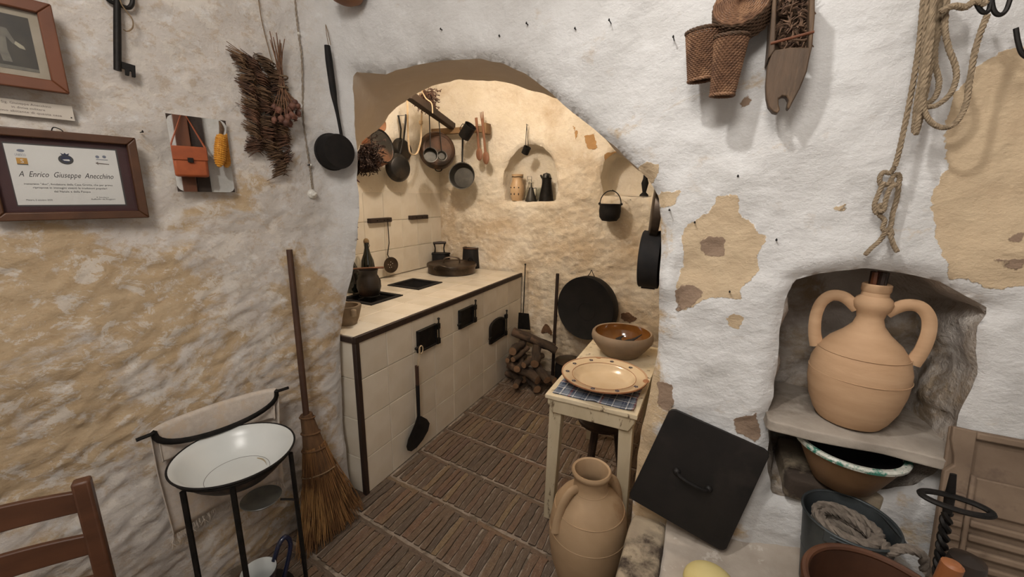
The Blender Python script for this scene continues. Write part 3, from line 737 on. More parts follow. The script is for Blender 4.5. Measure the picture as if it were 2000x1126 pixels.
def lu(x, y, off=0):
    p = np.array(onl(x, y, off)); return float(LD@(p-LP)), float(p[2])
def lpt(u, v, off=0): p = LP+LD*u+LN*off; return Vector((p[0], p[1], v))
def LM(u, v, off=0): return wallM(lpt(u, v), off)
def quadframe(th, M, w, h, b, d, m, bev=.003):
    "four mitred frame bars"
    for k in range(4):
        a, c = (w, h) if k % 2 == 0 else (h, w)
        q = M @ Matrix.Rotation(k*math.pi/2, 4, 'Z') @ Matrix.Translation((0, -c/2, 0))
        MB().prism([(-a/2, 0), (a/2, 0), (a/2-b, b), (-a/2+b, b)], d, q).build('frame_bar', m, th, bevel=bev)
def flat(th, name, m, pts, M, z, t=.0006): return MB().prism(pts, t, M, z).build(name, m, th, smooth=0)
def ell(cx, cy, a, b, n=20, r=0):
    return [(cx+a*math.cos(t)*math.cos(r)-b*math.sin(t)*math.sin(r), cy+a*math.cos(t)*math.sin(r)+b*math.sin(t)*math.cos(r)) for t in np.linspace(0, 2*math.pi, n, endpoint=False)]
# old portrait in its reddish frame
u1, vt = lu(100, 15, .03); _, vb = lu(133, 187, .03); w_, h_ = .262, vt-vb; uc, vc = u1-.003-w_/2, (vt+vb)/2
M = LM(uc, vc, .045) @ Matrix.Rotation(-.02, 4, 'X')
th = thing('framed_photograph', 'old sepia portrait of a standing figure in a reddish brown wooden frame', 'picture', M)
quadframe(th, M, w_, h_, .030, .02, 'frame_red')
flat(th, 'mat_board', 'photo_mat', [(-w_/2+.02, -h_/2+.02), (w_/2-.02, -h_/2+.02), (w_/2-.02, h_/2-.02), (-w_/2+.02, h_/2-.02)], M, .002, .003)
pw, ph = w_/2-.048, h_/2-.046
pr = flat(th, 'photo_print', 'photo_dark', [(-pw, -ph), (pw, -ph), (pw, ph), (-pw, ph)], M, .005)
for nm, m, pts, z in (('printed_figure', 'photo_mid', ell(.012, .048, .012, .014), .0056), ('printed_figure', 'photo_mid', [(-.012, .034), (.034, .032), (.045, .0), (.04, -.005), (.03, .012), (.028, -.02), (.032, -.05), (.016, -.05), (.012, -.02), (.006, -.052), (-.012, -.05), (-.008, .005), (-.018, .0), (-.022, .008)], .0056),
                      ('printed_highlight', 'photo_light', [(.045, .004), (.058, -.006), (.06, -.014), (.05, -.012), (.042, -.004)], .0062), ('printed_floor', 'photo_mid', [(-pw, -ph), (pw, -ph), (pw, -ph+.008), (-pw, -ph+.01)], .0055)):
    if nm != 'printed_floor': pts = [(x+.006, y) for x, y in pts]
    q = MB().prism(pts, .0004, MW[th.name].inverted()@M, z).build(nm, m, None, smooth=0); q.parent = pr
flat(th, 'glass_sheet', 'clear_sheet', [(-w_/2+.03, -h_/2+.03), (w_/2-.03, -h_/2+.03), (w_/2-.03, h_/2-.03), (-w_/2+.03, h_/2-.03)], M, .012, .001)
# caption card
(u0, v0), (ur, vr), (uq, vq) = lu(0, 197, .01), lu(140, 208, .01), lu(142, 236, .01)
u0 -= .13; M = LM((u0+ur)/2, (vr+vq)/2, .014); hw, hh = (ur-u0)/2, abs(vr-vq)/2
th = thing('caption_card', 'narrow printed paper caption card below the sepia portrait', 'card', M)
flat(th, 'card_sheet', 'card', [(-hw, -hh), (hw, -hh), (hw, hh), (-hw, hh)], M, 0, .001)
for k, (s, xa, xb) in enumerate((('Sig. Giuseppe Anecchino', 6, 101), ('in divisa militare', 24, 88), ('ultimo abitante di questa casa', -14, 118))):
    wd = lu(xb, 215, .015)[0]-lu(xa, 215, .015)[0]; cx = (lu(xb, 215, .015)[0]+lu(xa, 215, .015)[0])/2-(u0+ur)/2
    text(s, .0085, M@Matrix.Translation((cx, hh-.0115-.0105*k, .0014)), 'ink_brown', 'caption_line', th, width=wd)
MB().ball((hw-.006, -hh+.008, .001), .0018, M).build('pin', 'iron', th)
# certificate
(ua, va), (ub, vb_), (uc_, vc_) = lu(0, 247, .03), lu(263, 270, .03), lu(288, 424, .03)
ur = (ub+uc_)/2; vt = (va+vb_)/2; vb = (lu(0, 432, .03)[1]+vc_)/2
(pl0, pv0), (pr0, _), (pr1, pb1), (pl1, pb0) = lu(4.7, 280, .025), lu(224, 294, .025), lu(243, 398.6, .025), lu(35.4, 400, .025)
PL, PR = (pl0+pl1)/2, (pr0+pr1)/2; PT, PB = (pv0+lu(224, 294, .025)[1])/2, (pb0+pb1)/2
ul = PL-(ur-PR); w_, h_ = ur-ul, vt-vb; uc, vc = (ur+ul)/2, (vt+vb)/2
M = LM(uc, vc, .03)
th = thing('framed_certificate', 'printed certificate with crest under glass in a brown frame, beside the small mirror', 'certificate', M)
quadframe(th, M, w_, h_, .023, .02, 'frame_brown')
flat(th, 'mat_board', 'maroon', [(-w_/2+.02, -h_/2+.02), (w_/2-.02, -h_/2+.02), (w_/2-.02, h_/2-.02), (-w_/2+.02, h_/2-.02)], M, .001, .002)
px0, px1, py0, py1 = PL-uc, PR-uc, PB-vc, PT-vc
sh = flat(th, 'black_border', 'ink', [(px0-.002, py0-.004), (px1+.004, py0-.004), (px1+.004, py1+.004), (px0-.002, py1+.004)], M, .003)
flat(th, 'paper_sheet', 'paper', [(px0, py0), (px1, py0), (px1, py1), (px0, py1)], M, .0036)
def cl(x, y): a, b = lu(x, y, .034); return a-uc, b-vc
def cb(u, v): return u*.1687, 240+v*.1687
def ctext(s, x0, x1, y, size, m='ink', shear=0):
    a = cl(*cb(x0, y[0])); b = cl(*cb(x1, y[1]))
    text(s, size, M@Matrix.Translation(((a[0]+b[0])/2, (a[1]+b[1])/2, .0046)), m, 'printed_line', th, width=b[0]-a[0], shear=shear)
ctext('A  Enrico  Giuseppe  Anecchino', 215, 1315, (622, 644), .0215, 'ink', .4)
ctext('materano "doc", fondatore della Casa Grotta, che per primo', 280, 1305, (715, 730), .0078)
ctext('ripropose in immagini viventi le tradizioni popolari', 385, 1240, (757, 768), .0078)
ctext('del Natale e della Pasqua', 628, 1050, (803, 806), .0078)
ctext('Matera, 5 ottobre 2020', 305, 610, (898, 900), .0062)
ctext('Il Sindaco', 1120, 1260, (866, 868), .0055); ctext('Raffaello de Ruggieri', 1060, 1335, (888, 890), .0055)
ctext('UNESCO', 172, 300, (380, 384), .009, 'ink_grey')
c = cl(*cb(255, 440)); flat(th, 'printed_emblem', 'ink_gold', [(c[0]-.010, c[1]-.0085), (c[0]+.010, c[1]-.0085), (c[0]+.010, c[1]+.0085), (c[0]-.010, c[1]+.0085)], M, .0044)
text('S', .015, M@Matrix.Translation((c[0], c[1]-.005, .0052)), 'paper', 'printed_letter', th)
flat(th, 'printed_bar', 'ink', [(c[0]-.010, c[1]-.0095), (c[0]+.010, c[1]-.0095), (c[0]+.010, c[1]-.0075), (c[0]-.010, c[1]-.0075)], M, .005)
c = cl(*cb(235, 318)); flat(th, 'printed_emblem', 'ink_grey', ell(c[0], c[1], .007, .0035), M, .0044)
c = cl(*cb(762, 420))
flat(th, 'crest_wreath', 'ink', ell(c[0], c[1]-.001, .0155, .0135), M, .0042); flat(th, 'crest_shield', 'ink_blue', [(c[0]-.010, c[1]+.008), (c[0]+.010, c[1]+.008), (c[0]+.010, c[1]-.003), (c[0], c[1]-.011), (c[0]-.010, c[1]-.003)], M, .0048)
flat(th, 'crest_animal', 'paper', [(c[0]-.007, c[1]-.001), (c[0]+.006, c[1]), (c[0]+.008, c[1]-.003), (c[0]+.006, c[1]-.005), (c[0]-.004, c[1]-.004)], M, .0054)
flat(th, 'crest_crown', 'ink_blue', [(c[0]-.006, c[1]+.010), (c[0]+.006, c[1]+.010), (c[0]+.009, c[1]+.017), (c[0]+.003, c[1]+.014), (c[0], c[1]+.018), (c[0]-.003, c[1]+.014), (c[0]-.009, c[1]+.017)], M, .0048)
for x in (1125, 1205):
    c = cl(*cb(x, 392)); flat(th, 'printed_emblem', 'ink_grey', ell(c[0], c[1], .0042, .004), M, .0044)
c = cl(*cb(1175, 425)); flat(th, 'printed_bar', 'ink_grey', [(c[0]-.012, c[1]-.0008), (c[0]+.014, c[1]-.0008), (c[0]+.014, c[1]+.0008), (c[0]-.012, c[1]+.0008)], M, .0044)
c = cl(*cb(1125, 465)); flat(th, 'printed_emblem', 'ink_brown', [(c[0]-.004, c[1]), (c[0]+.002, c[1]+.004), (c[0]+.002, c[1]+.001), (c[0]+.026, c[1]-.001), (c[0]+.026, c[1]-.003), (c[0]+.002, c[1]-.002), (c[0]+.002, c[1]-.005)], M, .0044)
flat(th, 'glass_sheet', 'clear_sheet', [(-w_/2+.03, -h_/2+.03), (w_/2-.03, -h_/2+.03), (w_/2-.03, h_/2-.03), (-w_/2+.03, h_/2-.03)], M, .012, .001)
p = cl(112, 258); MB().tube(smooth_pts([(p[0]-.012, h_/2-.004, .004), (p[0]-.006, h_/2+.010, .004), (p[0]+.008, h_/2+.006, .004), (p[0]+.014, h_/2-.004, .004)], 5), .0014, 6, M=M).build('hanger', 'iron', th)
# big iron key
def LMB(): return LM(0, 0, 0)
WM = LMB()
a, b = lu(228, 0, .02), lu(229, 138, .02)
th = thing('iron_key', 'large old iron key hanging by a string loop', 'key', LM(*a, .02))
MB().tube([(*a, .025), ((a[0]+b[0])/2, (a[1]+b[1])/2, .025), (*b, .025)], [.0085, .0095, .0095], 12, M=WM).build('shank', 'iron', th)
bit = [lu(*q, .02) for q in ((236, 121), (263, 129), (264, 152), (257, 151), (256, 140), (252, 140), (251, 149), (244, 147), (243, 136), (237, 134))]
MB().prism(bit, .010, WM, .020).build('bit', 'iron', th, bevel=.001)
for q in ([(224, 6), (208, -2), (204, -14), (216, -24), (228, -14)], [(232, 8), (250, 16), (258, 5), (254, -14), (240, -22), (230, -10)]):
    MB().tube(smooth_pts([(*lu(*p, .02), .025) for p in q], 5, True), .006, 8, True, M=WM).build('bow', 'iron', th)
MB().tube(smooth_pts([(*lu(*p, .03), .036) for p in ((232, -4), (238, 12), (248, 25), (258, 40), (258, 55), (248, 62), (240, 58))], 5), .0018, 6, M=WM).build('string', 'twine', th)
# frameless mirror
q = [lu(*p, .012) for p in ((345, 375), (454, 374), (441, 236), (322, 222))]; cu = sum(p[0] for p in q)/4; cv = sum(p[1] for p in q)/4
u0, u1 = (q[0][0]+q[3][0])/2, (q[1][0]+q[2][0])/2; v0, v1 = (q[0][1]+q[1][1])/2, (q[2][1]+q[3][1])/2
M = LM((u0+u1)/2, (v0+v1)/2, .018); a, b = (u1-u0)/2, (v1-v0)/2
th = thing('wall_mirror', 'small frameless mirror with tarnished corners reflecting the far side of the room', 'mirror', M)
flat(th, 'mirror_glass', 'mirror_glass', [(-a, -b), (a, -b), (a, b), (-a, b)], M, 0, .004)
for sx, sy, s in ((-1, 1, .020), (1, 1, .018), (1, -1, .015), (-1, -1, .02)):
    flat(th, 'tarnished_corner', 'rust_dark', [(sx*a, sy*b), (sx*(a-s*1.0), sy*b), (sx*(a-s*.45), sy*(b-s*.3)), (sx*(a-s*.2), sy*(b-s*.55)), (sx*a, sy*(b-s))][::sx*sy], M, .0042)
    
# woven straw garland and poppy heads
a = lu(520, 115, .02); th = thing('straw_garland', 'thick bushy garland of bound dried straw hanging from a string', 'dried plant', LM(*a, .02))
rs = random.Random(3)
spine = [(470, 118, 0), (497, 130, 1), (522, 128, 0), (485, 152, 0), (512, 158, 1), (538, 150, 0), (488, 178, 1), (516, 185, 0), (546, 172, 1), (492, 205, 0), (520, 212, 1), (545, 205, 0), (495, 232, 1), (522, 238, 0), (548, 232, 1), (497, 258, 0), (524, 262, 1), (550, 255, 0), (500, 280, 1), (528, 284, 0), (552, 272, 1), (540, 300, 0), (556, 308, 1), (548, 325, 0)]
for k, (x, y, s) in enumerate(spine):
    c = lu(x, y, .03); m = MB(); ang = rs.uniform(-.55, .25)+(.5 if y > 265 and x > 530 else -.1)
    for j in range(44):
        l = rs.uniform(.018, .034); dx, dy = math.cos(ang), math.sin(ang); o_ = rs.gauss(0, .012); z0 = .012+abs(rs.gauss(.022, .011))
        pts = [(c[0]-dx*l+dy*o_*1.5+rs.gauss(0, .004), c[1]-dy*l+o_*1.5+rs.gauss(0, .004), max(.006, z0-.012)), (c[0]+rs.gauss(0, .003), c[1]+o_+rs.gauss(0, .003), z0+.010), (c[0]+dx*l+rs.gauss(0, .005), c[1]+dy*l+o_*1.6+rs.gauss(0, .005), max(.006, z0-.012))]
        m.tube(smooth_pts(pts, 3), [.0013, .0021, .0009], 4, M=WM)
    o = m.build('straw_tuft', 'straw' if s else 'straw_light', th, smooth=0); o['kind'] = 'stuff'
    m = MB().tube(smooth_pts([(c[0], c[1]-.014, .02), (c[0]+.002, c[1], .046), (c[0]-.002, c[1]+.014, .02)], 4), .0022, 5, M=WM).build('binding', 'straw_light', th)
MB().tube(smooth_pts([(*lu(506, -12, .03), .02), (*lu(514, 40, .03), .018), (*lu(528, 100, .03), .022), (*lu(534, 128, .03), .03)], 5), .0018, 6, M=WM).build('hanging_string', 'twine', th)
MB().tube(smooth_pts([(*lu(500, 118, .02), .02), (*lu(496, 108, .02), .012), (*lu(506, 103, .02), .012), (*lu(514, 104, .02), .012)], 4), .0012, 5, M=WM).build('twig', 'straw_light', th)
th = thing('poppy_bunch', 'bunch of dried poppy seed heads hung upside down over the straw garland', 'dried plant', LM(*lu(550, 150, .02), .04))
tops = [(528, 60), (534, 72), (539, 64), (545, 78), (550, 84), (556, 76), (547, 92), (541, 88), (553, 98), (531, 88), (536, 100), (526, 78)]
pods = [(535, 208), (536, 233), (549, 231), (559, 218), (566, 212), (570, 224), (575, 199), (582, 220), (571, 206), (563, 192), (575, 228), (558, 238), (566, 240), (545, 214), (562, 228), (580, 206)]
for k in range(16):
    t_ = tops[k % 12]; p_ = pods[k]; z = .055+.02*(k % 3)
    mid = lu(548+(k % 5)*2-4, 160, .05)
    e = lu(*p_, z); st = lu(*t_, .05)
    MB().tube(smooth_pts([(*st, .045+.004*(k % 4)), (*mid, .055+.003*(k % 4)), (e[0], e[1]+.01, z)], 5), .0017, 5, M=WM).build('stem', 'stem', th)
    Mp = WM@Matrix.Translation((e[0], e[1], z))@axis((0, 0, 0), Vector((e[0]-mid[0], e[1]-mid[1], .0)))
    r = .0125*rs.uniform(.85, 1.15)
    pd = MB().lathe([(.002, -.012), (r*.5, -.009), (r*.92, -.003), (r, .002), (r*.85, .008), (r*.5, .0115), (r*.45, .013), (r*.75, .015), (r*.6, .0165), (.001, .016)], 12, Mp).build('pod', 'pod', th)
for y, z in ((150, .06), (172, .062)):
    c = lu(551, y, .05); MB().tube([(c[0]+.017*math.cos(t), c[1]+.003*math.sin(t*2)-.004*math.cos(t), z-.004+.016*math.sin(t)) for t in np.linspace(0, 6.28, 18)[:-1]], .0028, 6, True, M=WM).build('tie', 'twine', th)
# twisted flex and its porcelain switch
path = smooth_pts([(*lu(*p, .01), .014) for p in ((574, -15), (578, 30), (582, 66), (588, 110), (590, 170), (591, 230), (598, 285), (604, 325), (607, 350), (609, 368))], 14)
th = thing('twisted_flex', 'thin twisted grey electric flex running down the wall to the switch', 'cable', LM(*lu(609, 368), .01))
for ph_ in (0, math.pi):
    MB().tube([(p.x+.0022*math.cos(i*.9+ph_), p.y, p.z+.0022*math.sin(i*.9+ph_)) for i, p in enumerate(path)], .0021, 5, M=WM).build('strand', 'cord_grey', th)
for x, y in ((582, 66), (606, 322)): c = lu(x, y, .01); MB().ball((*c, .015), .006, WM).build('insulator', 'porcelain', th)
c = lu(610, 379, .01); M = LM(*c, .006)
th = thing('rotary_switch', 'round white porcelain rotary light switch on the wall', 'switch', M)
MB().lathe([(.0195, -.01), (.0195, .006), (.0175, .010), (.012, .014), (.0115, .020), (.009, .022), (.0001, .022)], 28, M).build('base', 'porcelain', th)
MB().box((0, 0, .026), (.007, .020, .010), M@Matrix.Rotation(-.9, 4, 'Z')).build('knob', 'porcelain', th, bevel=.002)
for s in (-1, 1): MB().ball((s*.0145, 0, .011), .0014, M).build('screw', 'iron', th)
# black long-handled saucepan
PO = .05; c = lu(658, 296, .06+PO); c0 = (c[0], c[1]); M = LM(*c0, PO); r = (lu(660, 262, .07+PO)[1]-lu(660, 332, .07+PO)[1])/2
th = thing('hanging_saucepan', 'black saucepan with a long tapering handle hanging beside the arch', 'pan', M)
MB().lathe([(r*1.06, .018), (r*1.06, .024), (r*1.0, .026), (r*.97, .078), (r*.93, .085), (.0001, .086)], 40, M).build('pan_body', 'iron_matte', th)
hp = [(*lu(*q, .04+PO), z+PO) for q, z in (((665, 268), .05), ((659, 225), .042), ((654, 195), .038), ((650, 165), .036), ((645, 125), .034), ((641, 88), .032))]
MB().tube(smooth_pts(hp, 5), [.007, .007, .009, .014, .0145, .015, .012], 10, M=WM, flat=.8).build('handle', 'iron_matte', th)
MB().tube(smooth_pts([(*lu(642, 90, .08), .08), (*lu(638, 70, .07), .072), (*lu(636, 48, .05), .05), (*lu(640, 66, .07), .074), (*lu(646, 88, .08), .08)], 4), .0014, 5, M=WM).build('hanging_string', 'twine', th)
# bowl hanging high on the corner
c = ony(676, -22, 1.33); th = only(MB().lathe([(.0001, -.052), (.03, -.05), (.055, -.038), (.068, -.015), (.07, .01), (.066, .012), (.06, -.012), (.045, -.034), (.0001, -.044)], 28, T(c)), 'hanging_gourd', 'terracotta', 'round tan gourd bowl hanging high in the corner above the saucepan', 'bowl')
# broom
top = onl(565, 487, .035); neck = onl(598, 808, .10)
th = thing('straw_broom', 'straw broom with a dark stick leaning against the wall by the counter', 'broom', (neck.x, neck.y, 0))
MB().tube([top, top.lerp(neck, .5), neck, neck+(neck-top).normalized()*.12], [.0125, .0135, .0135, .0135], 10).build('stick', 'stick_wood', th)
fa, fb = onz(578, 1096, .012), onz(716, 990, .012)
rs = random.Random(11); m = MB(); core = MB()
dirn = (neck-top).normalized(); side = (fb-fa); side.z = 0; sdn = side.normalized()
nrm = dirn.cross(sdn).normalized()
def bl(u, d, t):
    "point of a bristle: u across the fan -1..1, d through its thickness, t down 0..1"
    f = fa.lerp(fb, (u+1)/2)+nrm*(d*.035); f.z = .006+.012*abs(u)
    nb2 = neck+sdn*(.026*u)+nrm*(.022*d)
    s_ = neck.lerp(fa.lerp(fb, .5), .42)+sdn*(.050*u)+nrm*(.036*d)
    return nb2*(1-t)**2+s_*2*t*(1-t)+f*t*t
for k in range(520):
    u, d = rs.uniform(-1, 1), rs.uniform(-1, 1)
    if u*u*.8+d*d > 1.25: continue
    L_ = rs.uniform(.93, 1.02) if u < .6 else rs.uniform(.85, 1.0)
    m.tube([bl(u*rs.uniform(.9, 1.05), d, t)+Vector((rs.gauss(0, .003), rs.gauss(0, .003), 0))*t for t in np.linspace(.28, L_, 6)], [.0023, .0021, .0016], 4)
o = m.build('bristles', 'broom_straw', th, smooth=0); o['kind'] = 'stuff'
NB = 26; rings = []
for t in np.linspace(0, .52, 12):
    rings.append([bl(math.cos(a), 1.05*math.sin(a), t)+Vector((0, 0, .004*noise.noise((a*6, t*9, 1)))) for a in np.linspace(0, 2*math.pi, NB, endpoint=False)])
V = [p for r in rings for p in r]; core.add(V, [(i*NB+j, i*NB+(j+1) % NB, (i+1)*NB+(j+1) % NB, (i+1)*NB+j) for i in range(11) for j in range(NB)]+[tuple(range(NB))])
core.build('bound_straw', 'broom_core', th)
for t in (.03, .17, .31, .50):
    MB().tube([bl(1.06*math.cos(a), 1.13*math.sin(a), t+.015*math.cos(a)) for a in np.linspace(0, 2*math.pi, 30, endpoint=False)], .0045 if t < .4 else .003, 6, True).build('binding', 'broom_core' if t < .4 else 'twine', th)

# ---------------------------------------------------------------- washstand
ZB = .70; bc, BR = disc(324, 575, 826, 953, ZB)
st = thing('washstand', 'black iron tripod washstand with a curved towel rail and soap dish', 'washstand', (bc.x, bc.y, 0))
MB().tube([(bc.x+(BR-.012)*math.cos(t), bc.y+(BR-.012)*math.sin(t), ZB-.016) for t in np.linspace(0, 2*math.pi, 48, endpoint=False)], .006, 8, True).build('ring', 'iron', st)
def on_ring(px):   # the point of the ring under a picture x, front side
    best = min(np.linspace(0, 2*math.pi, 360), key=lambda t: abs(proj((bc.x+(BR-.004)*math.cos(t), bc.y+(BR-.004)*math.sin(t), ZB-.03))[0]-px[0])+.3*abs(proj((bc.x+(BR-.004)*math.cos(t), bc.y+(BR-.004)*math.sin(t), ZB-.03))[1]-px[1]))
    return Vector((bc.x+(BR-.004)*math.cos(best), bc.y+(BR-.004)*math.sin(best), ZB-.02))
for px, thick in (((358, 965), .009), ((455, 968), .009), ((568, 880), .008)):
    p = on_ring(px); q = Vector((bc.x, bc.y, 0)).lerp(Vector((p.x, p.y, 0)), 1.02)
    MB().tube([p, p.lerp(q, .5), q], thick, 8).build('leg', 'iron', st)
    if px[0] == 568: leg3 = (p, q)
sc, sr = disc(468, 552, 948, 1002, .50)
dish = MB().lathe([(.0001, -.006), (sr*.8, -.006), (sr, .006), (sr*.97, .008), (sr*.78, -.002), (.0001, -.002)], 32, T(sc)).build('soap_dish', 'enamel_grey', st)
lp3 = leg3[0].lerp(leg3[1], (.70-.50)/.70); m = MB().tube([sc+(lp3-sc).normalized()*sr*.95, lp3], .004, 6)
for k, v in enumerate(m.v): m.v[k] = MW[st.name].inverted()@v
m.build('bracket', 'iron', None).parent = dish
# towel rail behind the basin
ra, rb = onl(300, 845, .105), onl(541, 768, .105); zr_ = (ra.z+rb.z)/2+.005; ra.z = rb.z = zr_
rmid = (ra+rb)/2; along = (rb-ra); half = along.length/2; along.normalize(); inn = -Vector(LN)
def rail(t, k=.05): a = math.pi*t; return rmid-along*(half*math.cos(a))+inn*(k*math.sin(a))
ea, eb = onl(266, 862, .105), onl(565, 772, .105); ea.z = zr_-.004; eb.z = zr_-.002
MB().tube(smooth_pts([ea]+[rail(t) for t in np.linspace(0, 1, 9)]+[eb], 5), .0065, 8).build('towel_rail', 'iron', st)
MB().tube([rail(t, -.012)-Vector((0, 0, .075*math.sin(math.pi*t)**.8)) for t in np.linspace(0, 1, 20)], .011, 8, flat=.35, up=(0, 0, 1)).build('rail_band', 'iron', st)
for s_, t in ((ra, 0), (rb, 1)):
    pass
MB().tube([rail(.5), rail(.5)-Vector((0, 0, .12)), Vector((bc.x, bc.y, ZB-.016))+Vector((rail(.5).x-bc.x, rail(.5).y-bc.y, 0)).normalized()*(BR-.012)], .006, 8).build('rail_stay', 'iron', st)
# towel over the rail
m = MB(); NT_ = 44; prof = []
for s in np.linspace(-1, 1, 41):           # front flap (inside the curve), over the rail, back flap
    if s < -.06: l = (-.06-s)/.94; prof.append((-.011-.006*l, -.12*l))
    elif s > .06: l = (s-.06)/.94; prof.append((.011+.004*l, -.43*l))
    else: a = s/.06*math.pi/2; prof.append((.011*math.sin(a), .011*math.cos(a)))
V = []
for i in range(NT_+1):
    t = .012+.976*i/NT_; p = rail(t); tn = (rail(min(1, t+.01))-rail(max(0, t-.01))).normalized(); out = Vector((tn.y, -tn.x, 0))
    if out.dot(inn) < 0: out = -out
    for (d, z) in prof:
        l = -z
        wv = .006*math.sin(t*17+1)*min(1, l/.15)+.004*math.sin(t*31)*min(1, l/.2)
        pull = Vector((0, 0, 0))
        if d > .011: pull = (rmid-p)*min(.12, l*.25)
        V.append(p+out*(d+wv)+pull+Vector((0, 0, z+.002)))
n = len(prof)
m.add(V, [(i*n+j, i*n+j+1, (i+1)*n+j+1, (i+1)*n+j) for i in range(NT_) for j in range(n-1)])
tw = thing('linen_towel', 'white linen towel with a fringe draped over the washstand rail', 'towel', (rmid.x, rmid.y, zr_))
m.build('cloth', 'linen', tw, smooth=180, solid=.003)
fm = MB(); rs = random.Random(5)
for i in range(0, NT_):
    for e in (0, .5):
        p = V[i*n+n-1].lerp(V[(i+1)*n+n-1], e); fm.tube([p, p+Vector((rs.gauss(0, .004), rs.gauss(0, .004), -.02)), p+Vector((rs.gauss(0, .006), rs.gauss(0, .006), -.038))], [.0016, .0014, .0008], 4)
o = fm.build('fringe', 'linen', tw, smooth=0); o['kind'] = 'stuff'
# enamel basin
M = T((bc.x, bc.y, ZB)); th = thing('enamel_basin', 'wide white enamel wash basin with a chipped dark outside', 'basin', M)
r = BR
MB().lathe([(.0001, -.088), (r*.50, -.088), (r*.56, -.084), (r*.72, -.058), (r*.84, -.028), (r*.90, -.010), (r*.97, -.001), (r*.995, .0005)], 64, M).build('bowl_inside', 'enamel_white', th, smooth=80)
MB().lathe([(.0001, -.093), (r*.52, -.093), (r*.60, -.088), (r*.76, -.060), (r*.88, -.030), (r*.94, -.014), (r*.985, -.006), (r*1.0, -.004)], 64, M).build('bowl_outside', 'enamel_chipped', th, smooth=80)
MB().tube([(r*math.cos(t), r*math.sin(t), -.001) for t in np.linspace(0, 2*math.pi, 72, endpoint=False)], .0035, 8, True, M=M).build('rim', 'iron_matte', th)
mat('stain_rust', 'a8926e', 'b9a88a', rough=.3, scale=40)
MB().tube([(r*.47*math.cos(t), r*.47*math.sin(t), -.0872) for t in np.linspace(.1, .9, 12)], [.002, .006, .008, .005, .002], 6, M=M@Matrix.Rotation(math.pi*.30, 4, 'Z'), flat=.15, up=(0, 0, 1)).build('rust_stain', 'stain_rust', th)
MB().tube([(r*.53*math.cos(t), r*.53*math.sin(t), -.0866) for t in np.linspace(0, 6.283, 60, endpoint=False)], .0011, 5, True, M=M).build('foot_line', 'enamel_grey', th)
# enamel pitcher on the floor shelf of the stand
pc, prr = disc(466, 541, 1088, 1136, .30); pc.z = 0; M = T(pc)
sh_ = MB().lathe([(.0001, .055), (.13, .055), (.13, .062), (.0001, .062)], 36, T((bc.x+.01, bc.y-.0, 0))).build('lower_shelf', 'iron', st)
M = T((pc.x, pc.y, .062)); th = thing('enamel_pitcher', 'navy enamel pitcher with white inside standing below the basin', 'pitcher', M)
r = prr
MB().lathe([(.0001, 0), (r*1.0, 0), (r*1.25, .03), (r*1.35, .075), (r*1.15, .13), (r*.88, .165), (r*.85, .19), (r*1.0, .228), (r*1.0, .232)], 36, M).build('body', 'enamel_blue', th)
MB().lathe([(.0001, .115), (r*.6, .115), (r*1.0, .14), (r*.86, .165), (r*.82, .19), (r*.97, .233)], 36, M).build('inside', 'enamel_white', th)
dv = (onz(545, 1060, .34)-Vector((pc.x, pc.y, .34))); dv.z = 0; dv.normalize()
MB().tube(smooth_pts([Vector((pc.x, pc.y, .285))+dv*r*.95, Vector((pc.x, pc.y, .335))+dv*(r+.022), Vector((pc.x, pc.y, .345))+dv*(r+.05), Vector((pc.x, pc.y, .29))+dv*(r+.062), Vector((pc.x, pc.y, .17))+dv*(r*1.3)], 6), .0085, 10).build('handle', 'enamel_blue', th)

# ---------------------------------------------------------------- ladder-back chair, only its back in view
pz = .90; p0 = onz(158, 936, pz); a_ = math.radians(29); D = Vector((math.sin(a_), math.cos(a_), 0)); Nn = Vector((math.cos(a_), -math.sin(a_), 0))
th = thing('ladderback_chair', 'brown wooden ladder-back chair standing by the left wall', 'chair', (p0.x, p0.y, 0))
def post(base, h, lean=0):
    m = MB(); X = D; Y = Nn
    for z0, z1 in ((0, h),):
        q = frame(base, D, (0, 0, 1)); m.add([(-.017, -.015, 0), (.017, -.015, 0), (.017, .015, 0), (-.017, .015, 0), (-.017, -.015-lean, h), (.017, -.015-lean, h), (.017, .015-lean, h), (-.017, .015-lean, h)], [(0, 3, 2, 1), (4, 5, 6, 7), (0, 1, 5, 4), (1, 2, 6, 5), (2, 3, 7, 6), (3, 0, 4, 7)], q)
    return m
b0 = Vector((p0.x, p0.y, 0)); b1 = b0-D*.37
for b in (b0, b1): post(b, pz).build('back_post', 'chair_wood', th, bevel=.006)
for b in (b0, b1): post(b+Nn*.36, .46).build('front_leg', 'chair_wood', th, bevel=.006)
def slat(z, h):
    m = MB(); V = []; n_ = 14
    for i in range(n_+1):
        t = i/n_; c = b0.lerp(b1, t); bow = -.018*math.sin(math.pi*t); arch_ = .010*math.sin(math.pi*t)
        for s, y in ((-1, 0), (1, 0), (1, h+arch_), (-1, h+arch_)): V.append(Vector((c.x, c.y, z+y))+Nn*(bow+s*.007))
    m.add(V, [(4*i+k, 4*i+(k+1) % 4, 4*i+4+(k+1) % 4, 4*i+4+k) for i in range(n_) for k in range(4)]+[(0, 1, 2, 3), (4*n_+3, 4*n_+2, 4*n_+1, 4*n_)]); return m
for z in (.815, .69, .565): slat(z, .055).build('slat', 'chair_wood', th, bevel=.003)
for z, q in ((.2, 0), (.3, 0)):
    MB().tube([b0+Vector((0, 0, z)), b1+Vector((0, 0, z))], .011, 8).build('stretcher', 'chair_wood', th)
    MB().tube([b0+Nn*.36+Vector((0, 0, z)), b1+Nn*.36+Vector((0, 0, z))], .011, 8).build('stretcher', 'chair_wood', th)
sm = MB(); c4 = [b0, b1, b1+Nn*.36, b0+Nn*.36]
